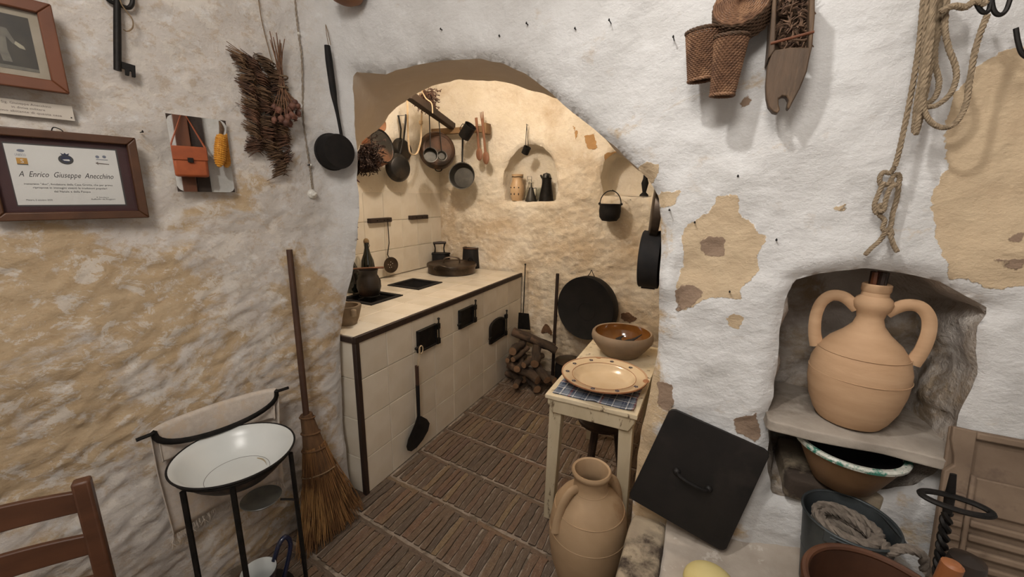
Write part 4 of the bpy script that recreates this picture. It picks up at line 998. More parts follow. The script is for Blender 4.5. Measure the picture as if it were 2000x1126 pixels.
sm.add([p+Vector((0, 0, .44)) for p in c4]+[p+Vector((0, 0, .465)) for p in c4], [(0, 1, 2, 3), (7, 6, 5, 4), (0, 4, 5, 1), (1, 5, 6, 2), (2, 6, 7, 3), (3, 7, 4, 0)]); sm.build('seat', 'straw_light', th, bevel=.008)
for b in (b0, b1): MB().tube([b+Vector((0, 0, .25)), b+Nn*.36+Vector((0, 0, .25))], .011, 8).build('side_rail', 'chair_wood', th)
# nails left in the plaster
def nail(p, d, label, L_=.03, cat='nail'):
    L_ = L_*.6; o = MB().tube([Vector(p)-Vector(d)*.012, Vector(p)+Vector(d)*L_*.8, Vector(p)+Vector(d)*L_+Vector((0, 0, .004))], .0018, 6).ball(Vector(p)+Vector(d)*L_, .003, n=8, m=5)
    return only(o, 'wall_nail', 'iron', label, cat, 'old nails and hooks left in the walls')
nail(onl(276, 258, .01), LN, 'short bent nail between the certificate and the mirror'); nail(onl(665, 132, .01), LN, 'nail beside the saucepan handle at the arch corner')
nail(onl(602, 322, .01), LN, 'tiny nail just above the rotary switch', .015)
# ================================================================ kitchen things
mat('black_pan', '1b1a19', '2b2825', rough=.42, metal=.3, scale=14, bump=.15, c3='3a3128')
mat('copper_old', '5f4433', '443328', rough=.48, metal=.5, scale=9, c3='2f261f', bump=.2)
mat('copper_patina', '5c4632', '3c3026', rough=.5, metal=.5, scale=7, c3='7a4b2f', bump=.2)
mat('sooty_copper', '25221d', '35302a', rough=.6, metal=.2, scale=9, c3='6b4a35', bump=.2)
mat('tin_grey', '3c3a36', '4e4b45', rough=.45, metal=.45, scale=12, c3='3a3833', bump=.12)
mat('brown_metal', '41352a', '55473a', rough=.38, metal=.6, scale=8, bump=.15, c3='33291f')
mat('beam_wood', '2a1d14', '3a2a1d', rough=.7, scale=12, stretch=(1, .15, 1), bump=.5)
mat('rail_wood', '6d5338', '8a6c4a', rough=.75, scale=10, stretch=(.15, 1, 1), bump=.4)
mat('spoon_wood', '84593f', '6d4730', rough=.6, scale=18, stretch=(1, 1, .2), bump=.2)
mat('herb', '3f2b22', '5c4233', rough=.95, scale=60, rnd=.2)
mat('herb_dark', '2a1c16', '3d2b22', rough=.95, scale=60)
mat('strap', 'b39a78', 'c2ab8a', rough=.8, scale=40, bump=.3)
mat('bottle_glass', '0f120d', '151a12', rough=.08, scale=4, coat=.6)
mat('cork', '8d7452', '705a3e', rough=.9, scale=60, bump=.4)
mat('clay_black', '1b1715', '2a211b', rough=.45, scale=7, c3='43342a', bump=.2)
mat('stone_mortar', '75634e', '8c7a63', rough=.9, scale=12, bump=.5)
mat('chili', '431713', '5a211a', rough=.6, scale=30)
mat('log_bark', '4c3c2e', '32271e', rough=.95, scale=18, stretch=(1, 1, .35), bump=1, bscale=40, c3='6b5442', rnd=.2)
mat('log_end', '86674c', '6b5039', rough=.9, scale=14, bump=.3, rnd=.15)
mat('clay_cream', 'cdae88', 'bd9c76', rough=.35, scale=12, bump=.12)
mat('soot_disc', '151413', '211e1c', rough=.62, metal=.25, scale=8, bump=.15, spec=.35)
def tilt(c, n, up=(0, 0, 1)): return frame(c, Vector(up).cross(Vector(n)), n) if abs(Vector(n).normalized().z) < .95 else axis(c, n)
EX, EY, EZ = Vector((1, 0, 0)), Vector((0, 1, 0)), Vector((0, 0, 1))
def pan(mb, M, r, d, lip=.006, t=.003, taper=.8):
    "an open pan: mouth towards +Z of M, bottom at 0"
    return mb.lathe([(.0001, 0), (r*taper, 0), (r*.97, d*.75), (r, d), (r+lip, d+.001), (r+lip, d+.004), (r-t, d+.003), (r*taper-t, t), (.0001, t)], 36, M)
# dark beam and plank rail
a, b = ony(797, 184, 2.35), ony(884, 247, 3.28)
only(MB().box((0, 0, 0), (.055, .055, (b-a).length), axis((a+b)/2, b-a)), 'ceiling_beam', 'beam_wood', 'dark slanting wooden beam above the hanging copper pans', 'beam', bevel=.005)
a, b = ony(829, 260, 3.27), ony(955, 250, 3.27)
th = thing('plank_rail', 'rough wooden rail on the kitchen wall holding pans and wooden spoons', 'rail', (a+b)/2)
MB().bx((a.x, 3.25, (a.z+b.z)/2-.026), (b.x-.045, 3.29, (a.z+b.z)/2+.026)).build('plank', 'rail_wood', th, bevel=.004)
MB().bx((b.x-.045, 3.22, (a.z+b.z)/2-.045), (b.x, 3.31, (a.z+b.z)/2+.045)).build('end_block', 'rail_wood', th, bevel=.008)
# big sooty cauldron hung with its bottom outwards
c = onx(748, 285, -2.19); n = Vector((.97, .06, .20)).normalized(); M = tilt(c, n)
th = thing('hanging_cauldron', 'rusty brown cauldron hung on its side by the arch, bottom outwards', 'pot', M)
r = .115
MB().lathe([(r*1.22, -.19), (r*1.25, -.185), (r*1.15, -.10), (r*1.08, -.03), (r*1.02, -.006), (r*.97, 0)], 40, M).build('side_wall', 'copper_patina', th)
MB().lathe([(r*.97, 0), (r*.93, -.006), (.0001, -.008)], 40, M).build('bottom', 'sooty_copper', th)
MB().tube([(r*math.cos(t), r*math.sin(t), -.002) for t in np.linspace(0, 6.283, 48, endpoint=False)], .005, 6, True, M=M).build('bottom_rim', 'iron', th)
MB().tube(smooth_pts([M@Vector((r*1.2, 0, -.18)), M@Vector((r*.6, r*1.3, -.2)), M@Vector((-r*.6, r*1.3, -.2)), M@Vector((-r*1.2, 0, -.18))], 6), .004, 6).build('bail', 'iron', th)
c = onx(737, 243, -2.30); only(MB().lathe([(.0001, 0), (.035, 0), (.05, .03), (.055, .035), (.05, .038), (.03, .008), (.0001, .006)], 24, tilt(c, EX)), 'terracotta_saucer', 'terracotta', 'small orange terracotta saucer hung above the sideways cauldron', 'saucer')
# bunches of dried herbs
def herb(name, label, c, r, down, n, m, seed, L_=.16):
    rs = random.Random(seed); th = thing(name, label, 'dried plant', c); mb = MB(); down = Vector(down).normalized()
    for k in range(n):
        d = (down+Vector((rs.gauss(0, .46), rs.gauss(0, .46), rs.gauss(0, .46)))).normalized(); l = L_*rs.uniform(.6, 1.05)
        p = Vector(c); pts = [p, p+d*l*.5+Vector((rs.gauss(0, .01),)*3), p+d*l]
        mb.tube(pts, [.0015, .0013, .001], 3)
        for j in range(9):
            q = p+d*l*rs.uniform(.45, 1.05); e = Vector((rs.gauss(0, 1), rs.gauss(0, 1), rs.gauss(0, 1))).normalized()
            mb.tube([q, q+e*rs.uniform(.008, .02)], [.0045, .0016], 3)
    o = mb.build('dried_sprigs', m, th, smooth=0); o['kind'] = 'stuff'
    MB().tube([Vector(c)+Vector((.012*math.cos(t), .012*math.sin(t), 0)) for t in np.linspace(0, 6.28, 10)[:-1]], .004, 5, True).build('tie', 'twine', th)
    return th
c = onx(706, 283, -2.02); t1 = herb('herb_bunch', 'dark bushy bunch of dried herbs hanging under the sideways cauldron', c, .1, (.12, .15, -1), 430, 'herb_dark', 4, .17)
c = ony(828, 178, 2.75); t2 = herb('herb_bunch', 'brown bunch of dried herbs tied above the beam in the kitchen', c, .08, (.35, .2, -1), 170, 'herb', 5, .15)
MB().tube(smooth_pts([ony(824, 178, 2.70), ony(832, 192, 2.62), ony(843, 202, 2.62), ony(845, 221, 2.62)], 5), .0045, 6).build('hanging_string', 'strap', t2)
# two black frying pans on one nail
hk = onx(778, 226, -2.38)
for (px, rx, lab, X, hy, nn) in (((783, 327), .107, 'black iron frying pan hanging in front on the tiled wall', -2.28, (778, 226), (1, -.32, .0)), ((791, 292), .095, 'black frying pan half hidden behind the front frying pan', -2.36, (780, 228), (1, -.15, .1))):
    c = onx(*px, X); M = tilt(c, Vector(nn)); th = thing('frying_pan', lab, 'pan', M, 'pair of black frying pans on one nail')
    MB().lathe([(rx*1.04, -.045), (rx*1.04, -.041), (rx*.8, -.004), (rx*.74, 0), (.0001, 0)], 40, M).build('pan_body', 'black_pan', th)
    top = Vector((X-.02, hk.y, hk.z+.004)); h0 = c+(top-c).normalized()*rx*.93
    MB().tube([h0-Vector(nn).normalized()*.03, h0.lerp(top, .4), top], [.009, .0085, .011], 8, flat=.4, up=tuple((top-c).cross(Vector(nn)))).build('handle', 'black_pan', th)
nail(hk+EX*.0, EX, 'nail carrying the pair of frying pans', .17)
# pale strap loop
pts = [onx(*q, -2.16) for q in ((796, 176), (796, 215), (797, 260), (800, 295), (808, 302), (816, 296), (822, 272), (823, 240), (824, 215), (823, 195), (820, 181))]
th = thing('strap_loop', 'long pale leather strap loop hanging from the beam', 'strap', pts[4])
MB().tube(smooth_pts(pts, 6), .0085, 8, flat=.6).build('strap', 'strap', th)
c = onx(822, 239, -2.16); MB().box((0, 0, 0), (.026, .022, .028), axis(c, EZ)).build('buckle', 'strap', th, bevel=.004)
# copper pan on the corner, two ladles in front of it
c = onx(857, 291, -2.22); n = Vector((.72, -.66, .1)).normalized(); M = tilt(c, n)
th = thing('copper_pan', 'large round rusty copper pan hanging below the rail', 'pan', M); r = .146
MB().lathe([(r*1.1, -.075), (r*1.12, -.07), (r*1.02, -.02), (r*.97, -.004), (r*.92, 0), (r*.8, -.001), (.0001, -.003)], 44, M).build('pan_body', 'copper_old', th)
MB().tube([(r*.80*math.cos(t), r*.80*math.sin(t), .001) for t in np.linspace(0, 6.283, 44, endpoint=False)], .0035, 6, True, M=M).build('bottom_ring', 'copper_old', th)
MB().tube(smooth_pts([M@Vector((-.03, -r*1.08, -.06)), M@Vector((-.015, -r*1.2, -.06)), M@Vector((.02, -r*1.2, -.06)), M@Vector((.035, -r*1.08, -.06))], 4), .005, 6).build('handle', 'iron', th)
for px, rr, dp, hp, lab in (((841, 302), .056, .05, (838, 212), 'deep round iron ladle hanging left in front of the copper pan'), ((863, 304), .040, .018, (857, 232), 'shallow iron spoon hanging right in front of the copper pan')):
    c = onx(*px, -2.08); n = Vector((.68, -.7, .15)).normalized(); M = tilt(c-n*dp, n); th = thing('iron_ladle', lab, 'ladle', M)
    mb = MB(); pan(mb, M, rr, dp, .003, .002, .7 if dp < .03 else .9); mb.build('bowl', 'tin_grey', th)
    top = onx(*hp, -2.10); b_ = c+(top-c).normalized()*rr*.97
    MB().tube([b_, b_.lerp(top, .5), top], .0052, 6, flat=.5).build('handle', 'iron', th)
# tinned saucepan, mug, spoon and fork on the far wall
c = ony(903, 344, 3.16); n = Vector((.30, -.94, .16)).normalized(); M = tilt(c-n*.055, n); r = .113
th = thing('tin_saucepan', 'grey tinned saucepan with a straight handle hanging on the kitchen wall', 'pan', M)
mb = MB(); pan(mb, M, r, .075, .004, .003, .80); mb.build('pan_body', 'tin_grey', th)
top = ony(904, 261, 3.24); b_ = c+(top-c).normalized()*r*.98+n*.01
MB().tube([b_, b_.lerp(top, .5), top], [.008, .008, .0095], 8, flat=.45, up=tuple(n.cross(top-c))).build('handle', 'iron', th)
c = ony(911, 259, 3.12); ax = Vector((.55, -.1, .6)).normalized(); M = axis(c-ax*.045, ax)
th = thing('tin_mug', 'small dark tin mug hanging tilted on the wooden rail', 'mug', M)
mb = MB(); mb.lathe([(.0001, 0), (.05, 0), (.052, .115), (.054, .117), (.050, .117), (.048, .004), (.0001, .004)], 28, M); mb.build('cup', 'iron', th)
MB().tube(smooth_pts([M@Vector((-.04, 0, .075)), M@Vector((-.068, 0, .08)), M@Vector((-.068, 0, .03)), M@Vector((-.04, 0, .02))], 5), .003, 6).build('handle', 'iron', th)
def spoon(px_b, px_t, lab, fork=False, rb=.038):
    b_, t_ = ony(*px_b, 3.20), ony(*px_t, 3.23); th = thing('wooden_fork' if fork else 'wooden_spoon', lab, 'fork' if fork else 'spoon', b_)
    d = (t_-b_).normalized(); M = frame(b_, d.cross(EY), d)
    MB().ball((0, 0, 0), rb, M, 14, 10, (.85, .3, 1.45)).build('bowl', 'spoon_wood', th)
    MB().tube([b_+d*rb, b_.lerp(t_, .5), t_-d*(.06 if fork else 0)], [.013, .011, .014], 8, flat=.6).build('handle', 'spoon_wood', th)
    if fork:
        for k in (-1, 0, 1):
            q = t_-d*.07; sx = d.cross(EY).normalized()
            MB().tube([q+sx*k*.008, t_+sx*k*.013-d*.02, t_+sx*k*.014+d*.015], [.006, .0045, .003], 6).build('tine', 'spoon_wood', th)
spoon((936, 301), (930, 230), 'wooden spoon with a plain end hanging on the rail')
spoon((949, 308), (941, 222), 'wooden spoon with a forked end hanging rightmost on the rail', True)
# hook bars on the tiles, skimmer
bars = []
for x0, x1, y0, y1, lab in ((723, 765, 432, 428, 'dark wooden hook bar holding the skimmer on the tiles'), (803, 836, 426, 422, 'short dark wooden hook bar on the tiles, empty')):
    a, b = onx(x0, y0, -2.39), onx(x1, y1, -2.39); z = (a.z+b.z)/2
    th = thing('hook_bar', lab, 'hook bar', (a+b)/2); MB().bx((-2.425, a.y, z-.018), (-2.385, b.y, z+.018)).build('bar', 'dark_wood', th, bevel=.004)
    for t in (.3, .62, .85): MB().ball(Vector((-2.383, a.y+(b.y-a.y)*t, z)), .006).build('peg', 'iron', th)
top = onx(757, 430, -2.375); c = onx(763, 517, -2.36)
n = Vector((.95, -.3, .05)).normalized(); M = tilt(c, n); th = thing('skimmer', 'long-handled perforated iron skimmer hanging on the tiles', 'skimmer', M)
MB().tube([top+EZ*.012, top.lerp(c, .5), onx(757, 497, -2.375), c+(top-c).normalized()*.045], .0045, 8, flat=.6).build('handle', 'iron', th)
sk = MB(); rr = .064
sk.lathe([(.0001, -.008), (rr*.6, -.006), (rr, .004), (rr+.002, .005), (rr+.002, .007), (rr*.6, -.002), (.0001, -.004)], 28, M); sk.build('disc', 'brown_metal', th)
for (x, y) in ((0, 0), (.02, .01), (-.02, .005), (.008, -.02), (-.01, -.02), (.005, .024)): MB().lathe([(.0001, -.0035), (.0035, -.0030), (.0035, -.0026), (.0001, -.0026)], 10, M@Matrix.Translation((x, y, .001))).build('hole', 'tile_white', th)
# string of dried chillies on the pier
pts = [onx(*q, -1.75) for q in ((690, 340), (693, 372), (694, 405), (692, 432), (689, 452), (687, 478))]
th = thing('chilli_string', 'dark red string of dried chillies hanging behind the pier edge', 'dried plant', pts[0])
MB().tube(smooth_pts(pts, 4), .003, 6).build('string', 'twine', th)
rs = random.Random(9)
for k, p in enumerate(smooth_pts(pts, 4)):
    d = Vector((rs.gauss(0, .5), rs.gauss(0, .5), -1)).normalized(); MB().tube([p, p+d*.02, p+d*.038+Vector((.004, 0, 0))], [.005, .006, .0015], 6).build('chilli', 'chili', th)
# ---------------------------------------------------------------- on the counter
def bottle(x, y, h, r, lab, m='bottle_glass', neck=.40):
    p = onz(x, y, ZC); M = T((p.x, p.y, ZC+.0005)); th = thing('wine_bottle' if m == 'bottle_glass' else 'glass_bottle', lab, 'bottle', M)
    MB().lathe([(.0001, .004), (r*.7, 0), (r, .006), (r, h*(1-neck)*.78), (r*.9, h*(1-neck)), (r*.5, h*(1-neck*.62)), (r*.34, h*(1-neck*.35)), (r*.32, h*.95), (r*.38, h*.955), (r*.38, h*.985), (r*.3, h)], 28, M).build('glass_body', m, th)
    mb = MB().ball((0, 0, h*1.0), r*.42, M, 10, 7, (1, 1, 1.2)); mb.build('stopper', 'cork', th)
    for s in (-1, 1): MB().tube([M@Vector((s*r*.4, 0, h*.97)), M@Vector((s*r*.55, .004, h*.92)), M@Vector((s*r*.4, 0, h*.87))], .002, 5).build('closure_wire', 'iron', th)
bottle(721, 562, .345, .049, 'tall dark wine bottle with a corked top behind the clay pot')
bottle(691, 570, .27, .046, 'dark bottle half hidden behind the pier')
bottle(698, 553, .31, .036, 'clear glass bottle with a wire stopper behind the clay pot', 'glass')
pa, pb, pc_, pd_ = hobs[0]; c = onz(722, 578, ZC); c = Vector((c.x, c.y, ZC+.012))
M = T(c); th = thing('clay_bean_pot', 'blackened clay cooking pot standing over the nearer fire hole', 'pot', M)
MB().lathe([(.0001, 0), (.058, 0), (.070, .02), (.080, .055), (.079, .095), (.066, .125), (.058, .14), (.062, .165), (.066, .172), (.061, .172), (.054, .14), (.06, .12), (.0001, .08)], 36, M).build('pot_body', 'clay_black', th)
MB().tube(smooth_pts([M@Vector((-.064, -.02, .16)), M@Vector((-.098, -.03, .14)), M@Vector((-.088, -.03, .07))], 6), .009, 8).build('handle', 'clay_black', th)
tv = thing('iron_trivet', 'small black iron trivet under the blackened clay pot', 'trivet', (c.x, c.y, ZC))
MB().tube([(c.x+.066*math.cos(t), c.y+.066*math.sin(t), ZC+.008) for t in np.linspace(0, 6.283, 28, endpoint=False)], .0035, 6, True).build('ring', 'iron', tv)
for k in range(4): a = k*math.pi/2+.2; MB().tube([(c.x+.066*math.cos(a), c.y+.066*math.sin(a), ZC+.006), (c.x+.13*math.cos(a), c.y+.13*math.sin(a), ZC+.006)], .004, 6).build('arm', 'iron', tv)
a, b = Vector((c.x, c.y, ZC+.19)), None
q0, q1 = M@Vector((-.085, -.05, .178)), M@Vector((.062, .085, .181))
only(MB().tube([q0, q0.lerp(q1, .5), q1], [.0055, .007, .0075], 8), 'wooden_stick', 'spoon_wood', 'wooden stick lying across the mouth of the clay pot', 'stick')
p = onz(684, 636, ZC); p = Vector((p.x-.035, p.y+.02, ZC))
M = T(p); th = thing('stone_mortar', 'brown stone mortar on the counter corner by the pier', 'mortar', M)
MB().lathe([(.0001, 0), (.042, 0), (.055, .03), (.066, .075), (.072, .10), (.070, .106), (.056, .104), (.04, .05), (.0001, .04)], 28, M, wob=.08).build('bowl', 'stone_mortar', th)
for a in (-.3, 1.6, 3.2): MB().box((.070*math.cos(a), .070*math.sin(a), .075), (.028, .026, .045), M@Matrix.Rotation(0, 4, 'Z')).build('lug', 'stone_mortar', th, bevel=.009)
# lidded braising pan
c, r = disc(833, 938, 500, 530, ZC+.075); r *= .92; c.y -= .03; M = T((c.x, c.y, ZC+.001))
th = thing('braising_pan', 'wide shallow lidded brown metal pan on the far end of the counter', 'pan', M)
MB().lathe([(.0001, 0), (r*.92, 0), (r*.955, .006), (r*.955, .066), (r*.9, .068)], 56, M).build('pan_body', 'brown_metal', th)
ld = MB().lathe([(r*.97, .058), (r*1.0, .060), (r*1.0, .078), (r*.985, .084), (r*.96, .080), (r*.93, .076), (r*.5, .084), (.0001, .087)], 56, M).build('lid', 'brown_metal', th)
hdir = Vector((.85, -.5, 0)).normalized()
def under(o, par, mb, name, m):
    for k, v in enumerate(mb.v): mb.v[k] = MW[par.name].inverted()@v
    q = mb.build(name, m, None); q.parent = o; return q
hx = Vector((.8, .55, 0)).normalized(); C0 = Vector((c.x, c.y, ZC+.086))
under(ld, th, MB().tube(smooth_pts([C0-hx*.07, C0-hx*.066+EZ*.035, C0-hx*.03+EZ*.05, C0+hx*.03+EZ*.05, C0+hx*.066+EZ*.035, C0+hx*.07], 5), .009, 8, flat=.6), 'lid_handle', 'brown_metal')
q = proj; side_d = (onz(866, 545, ZC)-onz(886, 535, ZC)); side_d.z = 0; side_d.normalize(); sp = Vector((-side_d.y, side_d.x, 0))
C1 = Vector((c.x, c.y, ZC+.045))+side_d*r*.96
MB().tube(smooth_pts([C1-sp*.06, C1-sp*.065+side_d*.03+EZ*.035, C1+side_d*.045+EZ*.055, C1+sp*.065+side_d*.03+EZ*.035, C1+sp*.06], 5), .006, 8).build('side_handle', 'brown_metal', th)
C1 = Vector((c.x, c.y, ZC+.045))-side_d*r*.96
MB().tube(smooth_pts([C1-sp*.06, C1-sp*.065-side_d*.03+EZ*.015, C1-side_d*.045+EZ*.02, C1+sp*.065-side_d*.03+EZ*.015, C1+sp*.06], 5), .006, 8).build('side_handle', 'brown_metal', th)
# box iron
c = onz(850, 522, ZC); c = Vector((-2.33, 3.215, ZC)); M = T((c.x, c.y, ZC+.0005), (0, 0, .55)) @ Matrix.Diagonal((.95, .9, 1.45, 1))
th = thing('charcoal_iron', 'old black charcoal flat iron behind the braising pan', 'iron', M)
poly = [(-.075, -.045), (.05, -.045), (.085, -.02), (.10, 0), (.085, .02), (.05, .045), (-.075, .045)]
MB().prism(poly, .085, M).build('body', 'iron', th, bevel=.003); MB().prism([(x*1.06, y*1.08) for x, y in poly], .010, M, .085).build('lid', 'iron', th, bevel=.002)
for x in (-.05, .045): MB().tube([M@Vector((x, 0, .09)), M@Vector((x*.9, 0, .125)), M@Vector((x*1.1, 0, .155))], [.008, .006, .008], 8).build('support', 'iron', th)
MB().tube([M@Vector((-.065, 0, .158)), M@Vector((0, 0, .160)), M@Vector((.065, 0, .162))], [.011, .014, .011], 10).build('handle', 'dark_wood', th)
# upturned dark pot in the corner
c = onz(910, 512, ZC); M = T((-2.16, 3.25 if False else 3.22, ZC+.0005)); c = ony(911, 505, 3.27); M = T((c.x+.01, 3.328, ZC+.0005)) @ Matrix.Diagonal((1.08, .9, 1.42, 1))
th = thing('upturned_pot', 'dark sooty tin pot standing upside down in the counter corner', 'pot', M)
MB().lathe([(.080, 0), (.082, .003), (.070, .125), (.062, .135), (.0001, .136)], 32, M).build('pot_body', 'iron_matte', th)
MB().tube([(.069*math.cos(t), .069*math.sin(t), .134) for t in np.linspace(0, 6.28, 30, endpoint=False)], .005, 6, True, M=M).build('foot_ring', 'copper_old', th)
MB().tube(smooth_pts([M@Vector((.02, -.079, .04)), M@Vector((.03, -.10, .07)), M@Vector((.05, -.095, .08)), M@Vector((.06, -.05, .05))], 5), .004, 6).build('handle', 'iron', th)
# fire shovel hung on the first iron door
th = thing('fire_shovel', 'black fire shovel hung by twine from the nearest small iron door', 'shovel', onx(815, 800, XF+.025))
X = XF+.03; a, b = onx(814, 714, X), onx(818, 818, X)
MB().tube([a, a.lerp(b, .5), b], [.0125, .012, .0105], 10, flat=.7).build('handle', 'stick_wood', th)
MB().tube([a.lerp(b, .35), b+Vector((0, .0, -.03))], [.0128, .011], 10, flat=.75).build('socket', 'iron_matte', th)
bp = [onx(*q, X) for q in ((815, 812), (823, 812), (834, 818), (839, 826), (836, 840), (826, 858), (814, 873), (803, 881), (796, 879), (794, 872), (797, 858), (804, 842), (810, 828))]
mb = MB(); n_ = len(bp); mb.add([p+EX*.002 for p in bp]+[p-EX*.002 for p in bp], [tuple(range(n_)), tuple(range(2*n_-1, n_-1, -1))]+[(i, (i+1) % n_, n_+(i+1) % n_, n_+i) for i in range(n_)]); mb.build('blade', 'iron_matte', th, bevel=.001)
for s in (-.004, .004): MB().tube(smooth_pts([KNOB+EX*.012+EY*s, (KNOB+a)/2+EY*s*2+EX*.012, a+EX*.006+EY*s-EZ*.01], 4), .0016, 5).build('twine', 'strap', th)
MB().tube(smooth_pts([KNOB+Vector((.014, .018*math.cos(t)+.008, .024*math.sin(t)-.012)) for t in np.linspace(0, 6.28, 9)[:-1]], 4, True), .0032, 6, True).build('twine_knot', 'strap', th)
# ---------------------------------------------------------------- far wall
def far_thing(px, Y): return ony(*px, Y)
a, b = ony(1026, 516, 3.30), ony(1022, 612, 3.24)
th = thing('ash_shovel', 'small black ash shovel with a thin handle leaning by the counter end', 'shovel', b)
MB().tube([a, a.lerp(b, .5), b+EZ*-.02], .005, 8).build('handle', 'iron', th); MB().ball(a, .009).build('knob', 'iron', th)
bp = [ony(*q, 3.22) for q in ((1014, 610), (1032, 612), (1035, 644), (1012, 642))]; mb = MB()
mb.add([p+EY*.004 for p in bp]+[p-EY*.0 for p in bp], [(3, 2, 1, 0), (4, 5, 6, 7)]+[(i, (i+1) % 4, 4+(i+1) % 4, 4+i) for i in range(4)]); mb.build('blade', 'iron', th, bevel=.001)
for s in (0, 2): MB().tube([bp[s], bp[(s+3) % 4 if s == 0 else 1]], .005, 6).build('blade_edge', 'iron', th)
a, b = ony(1089, 534, 3.24), ony(1078, 740, 2.95); b = onz(1079, 735, .0)
only(MB().tube([a, a.lerp(b, .5), b], .015, 8), 'wooden_pole', 'dark_wood', 'dark wooden pole leaning against the wall beside the round griddle', 'pole')
# big round griddle hung on the wall
c = ony(1141, 602, 3.19); n = Vector((-.24, -1, .06)).normalized(); M = tilt(c, n); r = .262
th = thing('round_griddle', 'large round black griddle pan hanging low on the far wall', 'pan', M)
MB().lathe([(r, -.085), (r*1.012, -.08), (r*1.0, -.004), (r*.985, .001), (r*.97, -.001), (.0001, -.003)], 64, M).build('pan_body', 'soot_disc', th)
MB().tube([(.075*math.cos(t)+.02, .075*math.sin(t)-.02, -.002) for t in np.linspace(0, 6.28, 36, endpoint=False)], .0025, 6, True, M=M).build('centre_ring', 'soot_disc', th)
p = M@Vector((-.0, r*.99, -.07)); MB().tube(smooth_pts([p-EX*.03, p+EZ*.03-EX*.01, p+EZ*.055, p+EZ*.03+EX*.012, p+EX*.03], 4), .003, 6).build('wire_loop', 'iron', th)
# lidded pot on the floor behind the table
c, r = disc(1083, 1142, 686, 714, .22); c = onz(1112, 702, .22); M = T((c.x, c.y, 0)); r = .118
th = thing('floor_pot', 'dark lidded pot standing on the floor behind the table', 'pot', M)
MB().lathe([(.0001, .001), (r*.85, .001), (r, .05), (r*1.02, .15), (r*.97, .205)], 36, M).build('pot_body', 'iron_matte', th)
MB().lathe([(r*1.03, .205), (r*1.05, .212), (r*.9, .222), (.0001, .228)], 36, M).build('lid', 'brown_metal', th)
# firewood
rs = random.Random(21)
def log(c, d, L_, r, k, lab):
    d = Vector(d).normalized(); c = Vector(c); M = axis(c, d); n_ = 14; m_ = 9; mb = MB(); V = []
    for i in range(m_+1):
        t = i/m_-.5; wob = Vector((noise.noise((k, t*2.3, 0)), noise.noise((k, t*2.3, 4)), 0))*r*.55
        for j in range(n_):
            a = 2*math.pi*j/n_; rr = r*(1+.16*noise.noise((math.cos(a)*1.4+k*3, math.sin(a)*1.4, t*5))+.06*noise.noise((math.cos(a)*4+k, math.sin(a)*4, t*14)))*(1 if 0 < i < m_ else .94)
            V.append((rr*math.cos(a)+wob.x, rr*math.sin(a)+wob.y, t*L_))
    mb.add(V, [(i*n_+j, i*n_+(j+1) % n_, (i+1)*n_+(j+1) % n_, (i+1)*n_+j) for i in range(m_) for j in range(n_)], M)
    th = thing('firewood_log', lab, 'log', M, 'firewood stacked by the counter end')
    mb.build('bark', 'log_bark', th, smooth=60)
    for i in (0, m_):
        MB().add([tuple(Vector(V[i*n_+j])*1.0) for j in range(n_)], [tuple(range(n_))], M).build('cut_end', 'log_end', th, smooth=0)
def wp(x, y, Y): return ony(x, y, Y)
LG = [((1038, 662), 3.17, (1, .05, -.22), .40, .040, 'thick crooked log lying across the top of the firewood'),
      ((1062, 672), 3.10, (1, .1, -.38), .24, .034, 'dark short log sloping down the right side of the firewood top'),
      ((1012, 676), 3.05, (.12, -1, .05), .30, .036, 'log with a pinkish round cut end, topmost of the end-on logs'),
      ((1003, 691), 3.02, (.1, -1, 0), .30, .021, 'thin log end at the left of the firewood pile'),
      ((1017, 690), 3.02, (.0, -1, 0), .30, .022, 'thin log with a pale split cut end in the pile middle'),
      ((1017, 707), 2.99, (.25, -1, -.02), .30, .030, 'round log end in the centre of the firewood'),
      ((1047, 690), 3.02, (.35, -1, -.25), .28, .038, 'knobbly log end at the right of the pile middle'),
      ((1041, 703), 3.0, (-.2, -1, 0), .28, .026, 'small log end below the knobbly log'),
      ((988, 703), 3.03, (.35, -.6, .75), .20, .042, 'upright leaning log at the left side of the firewood'),
      ((1052, 720), 2.96, (.75, -.6, -.22), .30, .036, 'slanting log at the lower right of the firewood'),
      ((1021, 722), 2.93, (1, -.35, -.16), .36, .042, 'long front log with a cut end lying low across the pile'),
      ((1016, 740), 2.93, (.15, -1, 0), .26, .026, 'thin log end lying on the floor under the front log'),
      ((1040, 747), 2.93, (.7, -.7, -.05), .22, .034, 'short bent log lying on the floor at the front right'),
      ((996, 732), 3.0, (.8, -.4, .1), .24, .032, 'dark log at the bottom left of the firewood'),
      ((1060, 735), 3.05, (.9, -.3, .05), .26, .034, 'dark log at the bottom right behind the front log')]
for k, (px, Y, d, L_, r, lab) in enumerate(LG):
    c = wp(*px, Y); dn = Vector(d).normalized(); c.z = max(c.z, r*1.02+abs(dn.z)*L_*.45); c.x = max(c.x, XF+.01+abs(dn.x)*L_/2+r*.9*(1-abs(dn.x))); log(c, d, L_, r, k+1, lab)
